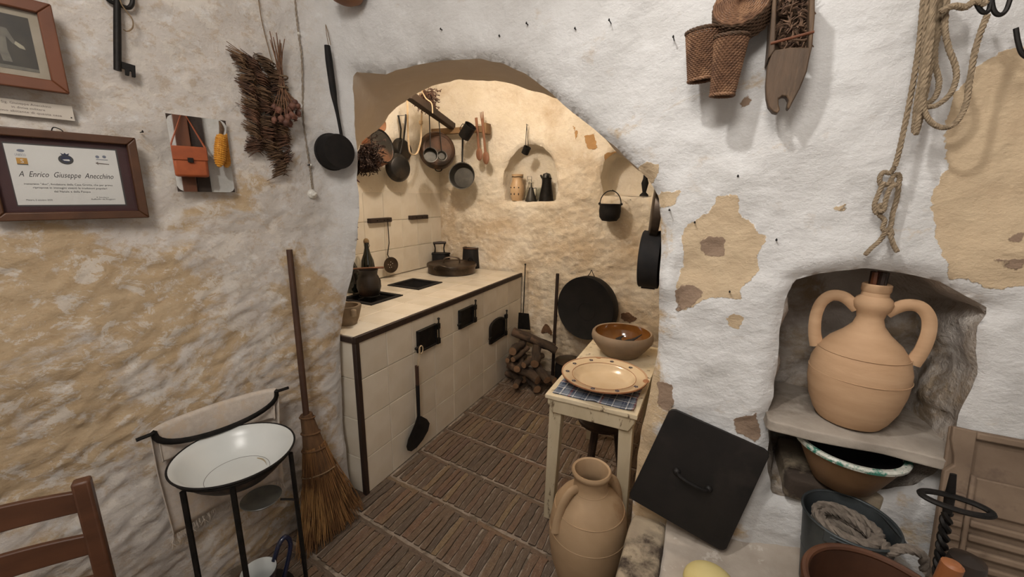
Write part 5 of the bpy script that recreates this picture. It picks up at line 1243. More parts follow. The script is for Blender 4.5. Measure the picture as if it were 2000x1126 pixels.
# things in the far niche
zn = min(p[1] for p in FN1)+.006; YN = YK+.07
def at_niche(x, Y): d = ony(x, 385, Y); return Vector((d.x, Y, zn))
p = at_niche(1010, YN); M = T(p); th = thing('cream_jug', 'cream glazed clay jug in the far niche, leftmost', 'jug', M)
h = ony(1010, 340, YN).z-zn
MB().lathe([(.0001, 0), (.046, 0), (.052, .015*h/.2), (.063, h*.30), (.063, h*.55), (.048, h*.74), (.046, h*.86), (.054, h*.99), (.050, h), (.042, h*.86), (.0001, h*.7)], 32, M).build('jug_body', 'clay_cream', th)
for a in (-2.2, -1.57, -.95):
    MB().ball(M@Vector((.064*math.cos(a), .064*math.sin(a), h*.5)), .006, None, 8, 6).build('painted_dot', 'clay_black', th)
    MB().ball(M@Vector((.062*math.cos(a), .062*math.sin(a), h*.26)), .007, None, 8, 6, (.7, .7, 1.4)).build('painted_dot', 'clay_black', th)
MB().tube([M@Vector((.051*math.cos(t), .051*math.sin(t), h*.9+.002*math.sin(5*t))) for t in np.linspace(0, 6.28, 24, endpoint=False)], .0025, 5, True).build('wire', 'iron', th)
p = at_niche(1037, YN-.02); M = T(p); th = thing('oil_cruet', 'small conical grey tin oil cruet in the far niche', 'cruet', M); h = ony(1037, 366, YN-.02).z-zn
MB().lathe([(.0001, 0), (.052, 0), (.052, .005), (.016, h), (.0001, h)], 28, M).build('cone_body', 'tin_grey', th)
MB().tube([M@Vector((0, 0, h)), M@Vector((0, 0, h+.04))], [.007, .005], 8).build('spout', 'tin_grey', th)
MB().tube(smooth_pts([M@Vector((.02, -.01, h*.9)), M@Vector((.055, -.02, h*.95)), M@Vector((.06, -.02, h*.5)), M@Vector((.045, -.015, h*.2))], 5), .0025, 6).build('handle', 'iron', th)
p = at_niche(1067, YN); M = T(p); th = thing('oil_can', 'tall tapered dark oil can in the far niche, rightmost', 'can', M); h = ony(1067, 347, YN).z-zn
MB().lathe([(.0001, 0), (.066, 0), (.066, .006), (.036, h*.92), (.042, h), (.039, h), (.033, h*.9), (.0001, h*.85)], 32, M).build('can_body', 'iron', th)
MB().tube(smooth_pts([M@Vector((-.03, 0, h*.9)), M@Vector((-.05, 0, h*1.02)), M@Vector((-.058, 0, h*1.12))], 4), [.008, .007, .009], 8).build('spout', 'iron', th)
MB().ball(M@Vector((.005, 0, h*1.06)), .013).build('knob', 'iron', th)
p = at_niche(1034, YN+.06); M = T(p); th = thing('clear_bottle', 'clear glass bottle with a wire clip at the back of the far niche', 'bottle', M)
MB().lathe([(.0001, 0), (.035, 0), (.036, .09), (.015, .14), (.014, .185), (.017, .19), (.0001, .19)], 24, M).build('glass_body', 'glass', th)
MB().tube([M@Vector(q) for q in ((-.02, -.01, .17), (-.02, -.01, .215), (.02, -.01, .215), (.02, -.01, .17))], .0025, 6).build('wire_clip', 'iron', th)
p = at_niche(1052, YN+.065); M = T(p); th = only(MB().lathe([(.0001, 0), (.03, 0), (.032, .12), (.030, .12), (.028, .004), (.0001, .004)], 24, M), 'drinking_glass', 'glass', 'clear drinking glass at the back of the far niche', 'glass')
p = at_niche(1066, YN+.085); only(MB().lathe([(.0001, 0), (.035, 0), (.04, .18), (.042, .21), (.03, .24), (.0001, .25)], 24, T(p)), 'grey_canister', 'tin_grey', 'grey canister behind the tall oil can in the far niche', 'canister')
# dipper cup on a nail above the niche
a, b = ony(1029, 243, YK-.05), ony(1026, 286, YK-.06)
th = thing('dipper_cup', 'small dark dipper cup with a thin handle hanging above the far niche', 'dipper', b)
MB().tube([a, a.lerp(b, .5), b], .003, 6).build('handle', 'iron', th); MB().tube([a, a.lerp(b, .5)+EX*.012, b+EX*.03], .0022, 6).build('handle_return', 'iron', th)
ax = Vector((-.35, -.25, .9)).normalized(); mb = MB(); cc = b+Vector((.008, 0, -.03)); mb.lathe([(.0001, -.03), (.031, -.03), (.032, .03), (.029, .03), (.028, -.026), (.0001, -.026)], 24, axis(cc, Vector((.5, -.2, .85)))); mb.build('cup', 'iron', th)
nail(a+EY*.02, -EY, 'nail above the far niche carrying the dipper cup', .05)
# cauldron with bail
c = ony(1192, 399, YK-.10); h = .125; r = .082; M = T(c)
th = thing('bail_cauldron', 'small black cauldron with an arched bail handle hanging on the far wall', 'cauldron', M)
MB().lathe([(.0001, -h-.008), (r*.7, -h), (r*.95, -h*.78), (r*1.02, -h*.4), (r*.98, -.012), (r*1.08, 0), (r*1.06, .004), (r*.93, -.005), (r*.9, -h*.7), (.0001, -h*.85)], 36, M).build('pot_body', 'iron_matte', th)
MB().tube([M@Vector((r*1.0*math.cos(t), 0, .004+.10*math.sin(t))) for t in np.linspace(0, math.pi, 16)], .004, 6).build('bail', 'iron', th)
for s in (-1, 1): MB().ball(M@Vector((s*r*1.03, 0, .004)), .011).build('lug', 'iron', th)
nail(c+Vector((0, .10, .108)), -EY, 'nail carrying the black cauldron on the far wall', .10)
# iron candlestick in the second niche
z2 = min(p[1] for p in FN2)+.006; d = ony(1258, 378, YK+.05); M = T((d.x, YK+.05, z2))
only(MB().lathe([(.0001, 0), (.035, 0), (.032, .012), (.014, .03), (.02, .06), (.028, .10), (.018, .13), (.016, .17), (.0001, .175)], 24, M), 'iron_candlestick', 'iron_matte', 'dark turned candlestick in the second niche by the arch edge', 'candlestick')
nail(ony(1232, 390, YK-.02), -EY, 'rusty nail stub below the second far niche', .04)
# pan lid and round sieve on the inner side of the arch
c = ony(1273, 408, 1.60); n = Vector((-1, -.16, .05)).normalized(); M = tilt(c-n*.0, n); r = .108
th = thing('pan_cover', 'brown round pan lid hanging edge-on inside the arch', 'lid', M)
MB().lathe([(r, -.03), (r*1.02, -.027), (r*.98, -.004), (r*.93, 0), (.0001, .002)], 44, M).build('lid_disc', 'brown_metal', th)
MB().tube(smooth_pts([M@Vector((-.01, r*.98, -.01)), M@Vector((0, r*1.12, -.02)), M@Vector((.012, r*.98, -.01))], 4), .003, 6).build('loop', 'iron', th)
c = ony(1271, 506, 1.60); M = tilt(c-EX*.0, Vector((-1, -.02, 0))); r = .107
th = thing('hanging_tin', 'deep round black baking tin hanging edge-on inside the arch', 'tin', M)
MB().lathe([(r*1.0, -.036), (r*1.015, -.03), (r*.99, -.012), (r*1.0, -.009), (r*.99, .025), (r*1.0, .031), (r*.97, .034), (.0001, .03)], 48, M).build('tin_body', 'iron_matte', th)
MB().box((-.0, -r*1.0, 0), (.02, .01, .05), M).build('hasp', 'iron', th)
# ---------------------------------------------------------------- table in the archway
mat('painted_wood', 'c8b798', 'd6c8ad', rough=.55, scale=9, bump=.35, bscale=30, spots='5d4a36')
mat('painted_leg', 'b3a488', 'c2b499', rough=.6, scale=12, stretch=(1, 1, .3), bump=.4, spots='6b5a45')
mat('clay_bowl', '8d7861', '7c6852', rough=.75, scale=8, bump=.25)
mat('glaze_amber', '855628', '6b431d', rough=.12, scale=6, coat=.6)
mat('plate_glaze', 'd2bb9b', 'c8af8c', rough=.2, scale=6, coat=.5, bump=.05)
mat('plate_clay', 'a5744f', '8c5d3e', rough=.7, scale=20, spots='5a3a28')
mat('stool_wood', '3a2a1f', '281c15', rough=.6, scale=18, bump=.3)
mat('charcoal', '15110f', '241a15', rough=.8, scale=40, bump=.6)
ZT = .70; tx0, tx1, ty0, ty1 = -.613, -.195, 1.640, 2.52
tb = thing('work_table', 'small worn cream painted wooden table standing in the archway', 'table', ((tx0+tx1)/2, (ty0+ty1)/2, 0))
mb = lump_box((tx0, ty0, ZT-.022), (tx1, ty1, ZT), amp=.0022, rnd=.004, seed=8, f=14); mb.build('table_top', 'painted_wood', tb, smooth=50)
def apron(p, q, h, t):   # front board with rounded lower corners
    p, q = Vector(p), Vector(q); d = (q-p); L_ = d.length; M = frame(p, d, EZ); M = frame(p, d, EZ)
    pts = [(0, 0), (L_, 0), (L_, -h*.35), (L_-h*.35, -h), (h*.35, -h), (0, -h*.35)]
    return MB().add([(x, -t/2, y) for x, y in pts]+[(x, t/2, y) for x, y in pts], [(0, 1, 2, 3, 4, 5), (11, 10, 9, 8, 7, 6)]+[(i, (i+1) % 6, 6+(i+1) % 6, 6+i) for i in range(6)], M)
apron((tx0+.01, ty0+.02, ZT-.021), (tx1-.01, ty0+.02, ZT-.021), .070, .02).build('apron', 'painted_leg', tb, bevel=.003)
apron((tx0+.01, ty1-.02, ZT-.021), (tx1-.01, ty1-.02, ZT-.021), .070, .02).build('apron', 'painted_leg', tb, bevel=.003)
for x in (tx0+.025, tx1-.025): MB().bx((x-.01, ty0+.04, ZT-.085), (x+.01, ty1-.04, ZT-.022)).build('side_rail', 'painted_leg', tb, bevel=.003)
for sx, x in ((-1, tx0+.045), (1, tx1-.05)):
    for sy, y in ((-1, ty0+.055), (1, ty1-.055)):
        mb = MB(); a = .030
        mb.add([(x-a, y-a, ZT-.06), (x+a, y-a, ZT-.06), (x+a, y+a, ZT-.06), (x-a, y+a, ZT-.06)]+[(x+i*a*.78+sx*.018, y+j*a*.78+sy*.0, 0) for i, j in ((-1, -1), (1, -1), (1, 1), (-1, 1))],
               [(0, 1, 2, 3), (7, 6, 5, 4), (0, 4, 5, 1), (1, 5, 6, 2), (2, 6, 7, 3), (3, 7, 4, 0)]); mb.build('leg', 'painted_leg', tb, bevel=.004)
# checked cloth: woven bands in x and y
t = NT('check_cloth'); co = t.n('ShaderNodeTexCoord'); sx = t.n('ShaderNodeSeparateXYZ'); t.link(co.outputs['Object'], sx.inputs[0])
def band(sock, period, width, off=0.):
    return t.math('LESS_THAN', t.math('FRACT', t.math('ADD', t.math('DIVIDE', sock, period), off+100)), width)
col = t.mix(0., '3d465a', '3d465a')
for k, sk_ in enumerate((sx.outputs[0], sx.outputs[1])):
    col = t.mix(t.math('MULTIPLY', band(sk_, .060, .42), .5), col, '7d8590'); col = t.mix(t.math('MULTIPLY', band(sk_, .060, .09, .2), .8), col, 'd0d0ce'); col = t.mix(t.math('MULTIPLY', band(sk_, .144, .06, .55), .8), col, '7a3f3c'); col = t.mix(t.math('MULTIPLY', band(sk_, .036, .05, .4), .4), col, 'b4b8bd')
wv = t.n('ShaderNodeTexWave'); wv.inputs['Scale'].default_value = 160; t.out(col, .95, 0, t.bump(wv.outputs[1], .15, .002), .1)
cz = [onz(x, y, ZT) for x, y in ((1076, 765), (1242, 805), (1256, 745), (1110, 730))]
mb = MB(); nx, ny = 36, 30; V = []
for j in range(ny+1):
    for i in range(nx+1):
        x = tx0+.028+(tx1-tx0-.05)*i/nx; y = ty0+.022+.34*j/ny; u = i/nx
        z = ZT+.0035+.0022*abs(noise.noise((x*16, y*16, 2)))+(.006*max(0, 1-abs(u-.52)/.10)+.008*max(0, 1-(1-u)/.12))*max(0, 1-j/7)
        V.append((x+.004*noise.noise((y*12, 0, 1)), y+.006*noise.noise((x*10, 3, 1)), z))
mb.add(V, [(j*(nx+1)+i, j*(nx+1)+i+1, (j+1)*(nx+1)+i+1, (j+1)*(nx+1)+i) for j in range(ny) for i in range(nx)])
cl_ = only(mb, 'checked_cloth', 'check_cloth', 'blue and white checked cloth lying under the painted plate', 'cloth', smooth=180, solid=.0015)
# painted plate
c, r = disc(1096, 1266, 695, 774, ZT+.055); M = T((c.x, c.y, ZT+.0085)) @ Matrix.Diagonal((1, 1, 1.12, 1)); th = thing('painted_plate', 'large cream glazed plate with blue flowers and chipped rim on the table', 'plate', M)
MB().lathe([(.0001, .006), (r*.50, .006), (r*.60, .012), (r*.69, .030), (r*.735, .0385), (r*.96, .046), (r*.985, .048)], 72, M).build('glazed_face', 'plate_glaze', th, smooth=80)
MB().lathe([(.0001, .0), (r*.45, .0), (r*.5, .004), (r*.62, .010), (r*.75, .030), (r*.97, .040), (r*.995, .044), (r*.99, .0485), (r*.98, .0478)], 72, M).build('clay_underside', 'plate_clay', th, smooth=80)
def wav(R, z, a=0): return [(R*math.cos(t), R*math.sin(t), z) for t in np.linspace(0, 6.283, 72, endpoint=False)]
MB().tube(wav(r*.735, .0388), .0012, 5, True, M=M).build('painted_ring', 'plate_clay', th); MB().tube(wav(r*.965, .0466), .0012, 5, True, M=M).build('painted_ring', 'plate_clay', th)
for k in range(9):
    a = .95+k*.62; o_ = M@Matrix.Rotation(a, 4, 'Z')@Matrix.Translation((r*.85, 0, .0435)); mb = MB()
    for j in range(5): b_ = j*1.2566; mb.ball((.0068*math.cos(b_), .0068*math.sin(b_), .0005), .0042, o_, 8, 5, (1, 1, .12))
    q = mb.build('painted_flower', 'ink_blue', th); q['kind'] = 'stuff'
for a, s_ in ((.06, .021), (1.95, .012)):
    o_ = M@Matrix.Rotation(a, 4, 'Z')@Matrix.Translation((r*.955, 0, .0455)); MB().ball((0, 0, 0), s_, o_, 12, 6, (.7, 1.1, .13)).build('rim_chip', 'plate_clay', th)
# clay bowl with glazed inside
c, r = disc(1156, 1278, 624, 676, ZT+.135); M = T((c.x, c.y, ZT+.001)); th = thing('clay_bowl', 'deep brown clay bowl with an amber glazed inside on the table', 'bowl', M)
MB().lathe([(.0001, 0), (r*.52, 0), (r*.58, .006), (r*.80, .05), (r*.97, .09), (r*1.0, .11), (r*.98, .132), (r*.93, .142), (r*.885, .138)], 56, M).build('outside', 'clay_bowl', th)
MB().lathe([(r*.89, .1385), (r*.90, .12), (r*.86, .08), (r*.66, .035), (r*.4, .014), (.0001, .012)], 56, M).build('glazed_inside', 'glaze_amber', th)
for k, (x, y, rz, L_) in enumerate(((.05, .06, .4, .05), (-.02, .05, 1.2, .04), (.0, .01, 2., .05))):
    q = M@T((x, y, .062), (0, .2, rz)); mb = MB()
    mb.tube(smooth_pts([q@Vector((-L_, 0, -.004)), q@Vector((0, .01, .012)), q@Vector((L_*.8, .0, .03 if k else .06))], 4), [.006, .016, .010, .004], 7, flat=.5)
    only(mb, 'dried_pod', 'charcoal', ('curled dark dried pod standing up in the amber bowl', 'short dark dried pod lying left in the amber bowl', 'dark dried pod lying low in the amber bowl')[k], 'dried pod', 'dried pods in the amber bowl')
# stool under the table
c = onz(1166, 822, .42); M = T((c.x+.02, c.y+.06, 0)); th = thing('round_stool', 'low dark wooden stool with a round seat under the table', 'stool', M)
MB().lathe([(.0001, .375), (.10, .378), (.135, .395), (.14, .415), (.13, .42), (.0001, .42)], 36, M).build('seat', 'stool_wood', th)
for k in range(3):
    a = 2.2+k*2.094; MB().tube([M@Vector((.07*math.cos(a), .07*math.sin(a), .38)), M@Vector((.125*math.cos(a), .125*math.sin(a), 0))], [.017, .014], 8).build('leg', 'stool_wood', th)
# ================================================================ things by the niche wall
mat('clay_jug', 'bd9a78', 'ae8b69', rough=.75, scale=6, stretch=(1, 1, 4), bump=.15, bscale=50)
mat('clay_jar', 'a58a6b', '917657', rough=.72, scale=4, c3='84603f', bump=.15, bscale=50)
mat('clay_dark', '6b4a30', '573a25', rough=.7, scale=8, bump=.2)
mat('stone_slab', '8d8378', 'a89e92', rough=.92, scale=8, bump=.7, bscale=40, c3='7b7064')
mat('green_rim', 'b4b5aa', 'cacac0', rough=.25, scale=75, c3='3d7a69', spots='2c5a52')
mat('bowl_brown', '7c5d3e', '694c31', rough=.6, scale=7, bump=.2)
mat('zinc', '43484a', '53585a', rough=.5, metal=.6, scale=10, c3='3a3e3f', bump=.12)
mat('rope_old', '7c7166', '675d53', rough=.95, scale=70, bump=.5)
mat('wicker', '73523a', '573b28', rough=.75, scale=50, rnd=.1, c3='856348')
mat('wicker_dark', '553d2b', '42301f', rough=.8, scale=50)
mat('trough_wood', '594533', '443425', rough=.7, scale=30, stretch=(1, 1, .25), bump=.6, c3='6b543d')
mat('dry_husk', '7a5f4a', '4a3529', rough=.9, scale=60)
mat('tub_wood', '4a2d1c', '3a2214', rough=.55, scale=10, bump=.25)
mat('pestle_wood', '8d5630', '7a4827', rough=.5, scale=12, bump=.2)
mat('tub_edge', '55341f', '442716', rough=.5, scale=12, bump=.2)
mat('board_wood', '7d6a58', '695747', rough=.8, scale=8, bump=.4, c3='54443a')
mat('yellow_gourd', 'c9ba82', 'bba96c', rough=.6, scale=6)
mat('leather_orange', 'a4522a', '8f4422', rough=.5, scale=10, bump=.1)
mat('corn', 'd99a35', 'c07f22', rough=.5, scale=30)
mat('post_wood', '6d3f26', '56301c', rough=.5, scale=8, stretch=(1, 1, .2))
def F_(x, y, Y=1.36): return ony(x, y, Y)
# shelf slab
za = .944; pa, pb = onz(1498, 812, za), onz(1862, 884, za)
mb = lump_box((pa.x-.005, 1.355, za-.038), (pb.x+.02, 1.69, za), amp=.011, rnd=.008, seed=12, f=13)
only(mb, 'stone_shelf', 'stone_slab', 'rough grey stone shelf slab across the wall niche', 'shelf', smooth=180, sub=1)
# two handled jug
p = onz(1668, 800, za); J = T((.437, 1.475, za+.0075))
th = thing('niche_jug', 'round bellied clay jug with two ear handles and a stopper in the wall niche', 'jug', J)
prof = [(.0001, 0), (.080, 0), (.092, .018), (.108, .055), (.1185, .105), (.120, .135), (.1185, .165), (.108, .20), (.085, .232), (.055, .258), (.037, .280), (.031, .300), (.034, .316), (.043, .328), (.046, .342), (.041, .354), (.032, .362), (.031, .372), (.034, .376), (.034, .392), (.030, .395), (.022, .390), (.0001, .380)]
MB().lathe([(r, z*1.06) for r, z in prof], 56, J, wob=.015).build('jug_body', 'clay_jug', th)
for k, z in ((0, .142), (1, .205)): MB().tube([((.1203 if k == 0 else .107)*math.cos(t), (.1203 if k == 0 else .107)*math.sin(t), z*1.06) for t in np.linspace(0, 6.283, 60, endpoint=False)], .0012, 5, True, M=J).build('ridge', 'clay_jug', th)
hd = Vector((.97, -.22, 0)).normalized()
for s in (-1, 1):
    pts = [J@(Vector((0, 0, z*1.06))+hd*s*x) for x, z in ((.032, .318), (.062, .345), (.094, .348), (.116, .325), (.124, .285), (.120, .235), (.108, .195))]
    MB().tube(smooth_pts(pts, 5), [.011, .0125, .0125, .012, .012, .0125, .014], 10, flat=1.35, up=tuple(hd.cross(EZ))).build('handle', 'clay_jug' if s > 0 else 'clay_jug', th)
for k in range(5):
    a = k*1.25; MB().tube([J@Vector((.012*math.cos(a), .012*math.sin(a), .40)), J@Vector((.015*math.cos(a), .015*math.sin(a), .452))], [.0085, .007], 6).build('stopper_stick', 'post_wood' if k % 2 else 'dark_wood', th)
# green rimmed bowl on its stone
c, r = disc(1552, 1783, 830, 914, .885); c = Vector((c.x, c.y+.0, 0)); zb = .755
mb = lump_box((.30, 1.40, zb-.09), (.545, 1.66, zb-.003), amp=.006, rnd=.012, seed=31, f=11); only(mb, 'stone_ledge', 'stone_kerb', 'brown stone ledge block under the green rimmed bowl', 'stone', smooth=180, sub=1)
M = T((c.x, c.y, zb)); th = thing('rimmed_bowl', 'brown clay bowl with a white rim splashed green under the stone shelf', 'bowl', M)
H_ = .885-zb
MB().lathe([(.0001, .002), (r*.5, .002), (r*.55, .006), (r*.72, H_*.42), (r*.88, H_*.80), (r*.94, H_*.94)], 56, M).build('outside', 'bowl_brown', th)
MB().lathe([(r*.93, H_*.92), (r*1.0, H_*.94), (r*1.01, H_*1.0), (r*.97, H_*1.04), (r*.88, H_*1.02), (r*.86, H_*.97)], 56, M).build('rim', 'green_rim', th)
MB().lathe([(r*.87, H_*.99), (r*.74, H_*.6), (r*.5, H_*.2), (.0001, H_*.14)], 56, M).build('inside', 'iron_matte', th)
# zinc bucket with rope
zk = .505; c, r = disc(1567, 1764, 960, 1072, .745); M = T((c.x, c.y, zk)); H_ = .745-zk
th = thing('zinc_bucket', 'dark grey zinc bucket standing on the stone bench', 'bucket', M)
MB().lathe([(.0001, .004), (r*.74, .004), (r*.74, 0), (r*.76, 0), (r*.99, H_), (r*1.01, H_+.002), (r*1.01, H_-.004), (r*.985, H_+.001), (r*.955, H_-.02), (r*.73, .01), (.0001, .01)], 48, M).build('bucket_body', 'zinc', th)
MB().tube([(r*math.cos(t), r*math.sin(t), H_) for t in np.linspace(0, 6.283, 56, endpoint=False)], .0035, 6, True, M=M).build('rolled_rim', 'zinc', th)
MB().tube([(r*.865*math.cos(t), r*.865*math.sin(t), H_*.5) for t in np.linspace(0, 6.283, 56, endpoint=False)], .002, 6, True, M=M).build('hoop', 'zinc', th)
ax_ = Vector((.55, .83, 0))
for s in (-1, 1):
    e = M@(ax_*s*r*1.0+EZ*(H_-.015)); MB().box((0, 0, 0), (.03, .006, .034), frame(e, ax_.cross(EZ), EZ)).build('ear', 'zinc', th, bevel=.002)
e0, e1 = M@(ax_*r*1.03+EZ*(H_-.01)), M@(-ax_*r*1.03+EZ*(H_-.01)); ob = Vector((.83, -.55, 0))
MB().tube(smooth_pts([e0, e0+ob*.05-ax_*.02+EZ*.004, (e0+e1)/2+ob*(r*1.12)+EZ*.006, e1+ob*.05+ax_*.02+EZ*.004, e1], 7), .0035, 6).build('bail', 'zinc', th)
def rope(mb, pts, r, k=8, tw=1.1, closed=False, sides=5, strands=3):
    P = smooth_pts(pts, k, closed); n_ = len(P)
    for s in range(strands):
        Q = []
        X = None
        for i, p in enumerate(P):
            t = (P[(i+1) % n_]-P[i-1]) if closed else (P[min(i+1, n_-1)]-P[max(0, i-1)]); t.normalize()
            if X is None: X = t.orthogonal().normalized()
            X = (X-t*X.dot(t)).normalized(); Y = t.cross(X); a = i*tw+s*2*math.pi/strands
            Q.append(p+X*(r*.5*math.cos(a))+Y*(r*.5*math.sin(a)))
        mb.tube(Q, r*.58, sides, closed)
    return mb
rs = random.Random(17); th = thing('rope_coil', 'coiled old grey rope lying in the zinc bucket', 'rope', (c.x, c.y, zk+H_-.06))
loops = []
for k in range(7):
    rr = r*(.70-.075*(k % 3)); z = zk+H_-.085+.0095*k; ph = rs.uniform(0, 6); ox, oy = rs.uniform(-.004, .004), rs.uniform(-.004, .004)
    for j in range(9): a = ph*0+j*2*math.pi/9+.2; loops.append(Vector((c.x+ox+rr*math.cos(a), c.y+oy+rr*math.sin(a), z+.0095*j/9+.0015*math.sin(a+ph)+.010*math.sin(a-2.2))))
loops += [Vector((c.x+.06, c.y-.085, zk+H_-.01)), Vector((c.x+.085, c.y-.085, zk+H_+.014)), Vector((c.x+.125, c.y-.075, zk+H_+.004)), Vector((c.x+.145, c.y-.06, zk+H_-.05))]
rope(MB(), loops, .0115, 5, 1.0).build('coil', 'rope_old', th)
# wooden tub at the bottom edge
zt = .49; c, r = disc(1566, 1925, 1128, 1260, .83); M = T((c.x, c.y, zt)); H_ = .83-zt
th = thing('wooden_tub', 'reddish brown round wooden tub at the bottom right corner', 'tub', M)
MB().lathe([(.0001, .002), (r*.85, .002), (r*.95, H_*.4), (r*1.0, H_-.006), (r*.99, H_), (r*.93, H_), (r*.915, H_-.008), (r*.87, H_*.4), (.0001, .05)], 56, M).build('tub_body', 'tub_wood', th)
MB().tube([(r*.962*math.cos(t), r*.962*math.sin(t), H_-.0005) for t in np.linspace(0, 6.283, 64, endpoint=False)], .0075, 8, True, M=M).build('rim', 'tub_edge', th)
a, b = ony(1862, 1098, .86), Vector((0, 0, 0)); b = Vector((a.x-.02, a.y+.02, zt+.06))
th = thing('wooden_pestle', 'orange brown wooden handle standing in the wooden tub', 'pestle', b)
MB().tube([b, b.lerp(a, .6), a-EZ*.004, a], [.02, .0155, .015, .010], 14).build('shaft', 'pestle_wood', th)
c2 = ony(1893, 1084, 1.13); hh = c2.z-.495; only(MB().lathe([(.0001, .0), (.035, .0), (.038, hh*.3), (.038, hh*.8), (.030, hh*.97), (.0001, hh)], 28, T((c2.x, c2.y, .495))), 'dark_jar', 'clay_black', 'dark rounded clay pot behind the wooden tub', 'pot')
# iron stand with ring
a, b = ony(1862, 925, 1.17), ony(1866, 1090, 1.17); b.z = .50
th = thing('iron_ring_stand', 'black wrought iron rod with a twisted stem and a flat ring', 'iron stand', b)
top = a; MB().tube([top, top.lerp(b, .12), top.lerp(b, .2)], [.006, .010, .009], 8, flat=.6).build('blade_tip', 'iron', th)
tws = MB(); n_ = 40
for s in range(2): tws.tube([top.lerp(b, .2+.35*i/n_)+Vector((.006*math.cos(i*.6+s*math.pi), .006*math.sin(i*.6+s*math.pi), 0)) for i in range(n_+1)], .006, 6)
tw_o = tws.build('twisted_stem', 'iron', th); MB().tube([top.lerp(b, .55), b], .0085, 8).build('rod', 'iron', th)
rc = (ony(1800, 965, 1.14)+ony(1936, 1000, 1.14))/2; e1 = (ony(1936, 1000, 1.14)-ony(1800, 965, 1.14))/2; e2 = Vector((-.1, .35, .02)).normalized()*.026
MB().tube([rc+e1*math.cos(t)+e2*math.sin(t) for t in np.linspace(0, 6.283, 40, endpoint=False)], .0072, 8, True, flat=.8).build('ring', 'iron', th)
# washboard
A, B = ony(1860, 830, 1.385), None
wx = Vector((1, 0, 0)); wy = Vector((0, .20, .98)).normalized(); O0 = ony(1856, 832, 1.375)
def wb(u, v, w=0): return O0+wx*u-wy*v+wx.cross(wy)*w
th = thing('washboard', 'worn brown wooden washboard with ridges leaning at the right edge', 'washboard', wb(.15, .48))
def wbox(u0, u1, v0, v1, w0, w1, name, m='board_wood', bev=.004, par=None, skew=0):
    V = [wb(u, v+skew*(u-u0), w) for w in (w0, w1) for u, v in ((u0, v0), (u1, v0), (u1, v1), (u0, v1))]
    return MB().add(V, [(0, 1, 2, 3), (7, 6, 5, 4), (0, 4, 5, 1), (1, 5, 6, 2), (2, 6, 7, 3), (3, 7, 4, 0)]).build(name, m, th, bevel=bev)
wbox(0, .30, .0, .49, -.012, .0, 'back_board')
pts = [(0, -.004), (.045, -.002), (.045, .49), (-.004, .49), (-.004, .115), (.012, .095), (.010, .07), (.0, .03)]
MB().add([wb(u, v, 0) for u, v in pts]+[wb(u, v, .016) for u, v in pts], [tuple(range(7, -1, -1)), tuple(range(8, 16))]+[(i, (i+1) % 8, 8+(i+1) % 8, 8+i) for i in range(8)]).build('stile', 'board_wood', th, bevel=.003)
wbox(.045, .30, 0, .018, 0, .016, 'top_rail'); wbox(.045, .055, .11, .49, 0, .022, 'divider')
wbox(.055, .30, .115, .205, 0, .012, 'front_panel')
for k in range(8): wbox(.000, .040, .16+.036*k, .176+.036*k, .014, .027, 'ridge', bev=.004)
for k in range(7): wbox(.057, .30, .225+.036*k, .243+.036*k, .0, .018, 'ridge', bev=.005)
# yellow gourd on the bench
p = onz(1388, 1120, .49); only(MB().ball((p.x, p.y-.01, .462), .075, None, 28, 16, (1, 1, .55)), 'yellow_gourd', 'yellow_gourd', 'pale yellow rounded gourd on the bench at the lower edge', 'gourd')
# square black lid leaning on the wall
mat('lid_black', '191716', '231f1d', rough=.55, metal=.2, scale=7, bump=.18, bscale=30, c3='2b2623', spec=.35)
n_ = Vector((0, -1, .115)).normalized(); P0 = Vector((0, 1.33, .462))
def on_pl(x, y): d = Vector(W(x, y)); o = Vector(O_); return o+d*((P0-o).dot(n_)/d.dot(n_))
q = [on_pl(*p) for p in ((1310, 794), (1506, 881), (1415, 1077), (1227, 969))]; cc = sum(q, Vector())/4
th = thing('square_lid', 'large square black iron lid with a bar handle leaning against the wall', 'lid', (cc.x, cc.y, q[2].z))
ctr = MB(); rc_ = []
for i in range(4):
    p, pr_, nx_ = q[i], q[i-1], q[(i+1) % 4]
    for t in (0, .33, .67, 1): a = p+(pr_-p).normalized()*.018*(1-t)+(nx_-p).normalized()*.018*t; rc_.append(a.lerp(p, .35*math.sin(math.pi*t)))
N_ = len(rc_); ctr.add([p+n_*.006 for p in rc_]+[p-n_*.004 for p in rc_], [tuple(range(N_)), tuple(range(2*N_-1, N_-1, -1))]+[(i, N_+i, N_+(i+1) % N_, (i+1) % N_) for i in range(N_)])
ctr.build('plate', 'lid_black', th, bevel=.002)
h0, h1 = on_pl(1322, 918), on_pl(1384, 952)
MB().tube(smooth_pts([h0+n_*.005, h0.lerp(h1, .08)+n_*.024, h0.lerp(h1, .3)+n_*.034, h0.lerp(h1, .7)+n_*.034, h0.lerp(h1, .92)+n_*.024, h1+n_*.005], 5), .006, 8, flat=.8).build('handle', 'lid_black', th)
for h in (h0, h1): MB().ball(h+n_*.006, .013, None, 10, 6, (1, 1, 1)).build('rivet', 'lid_black', th)
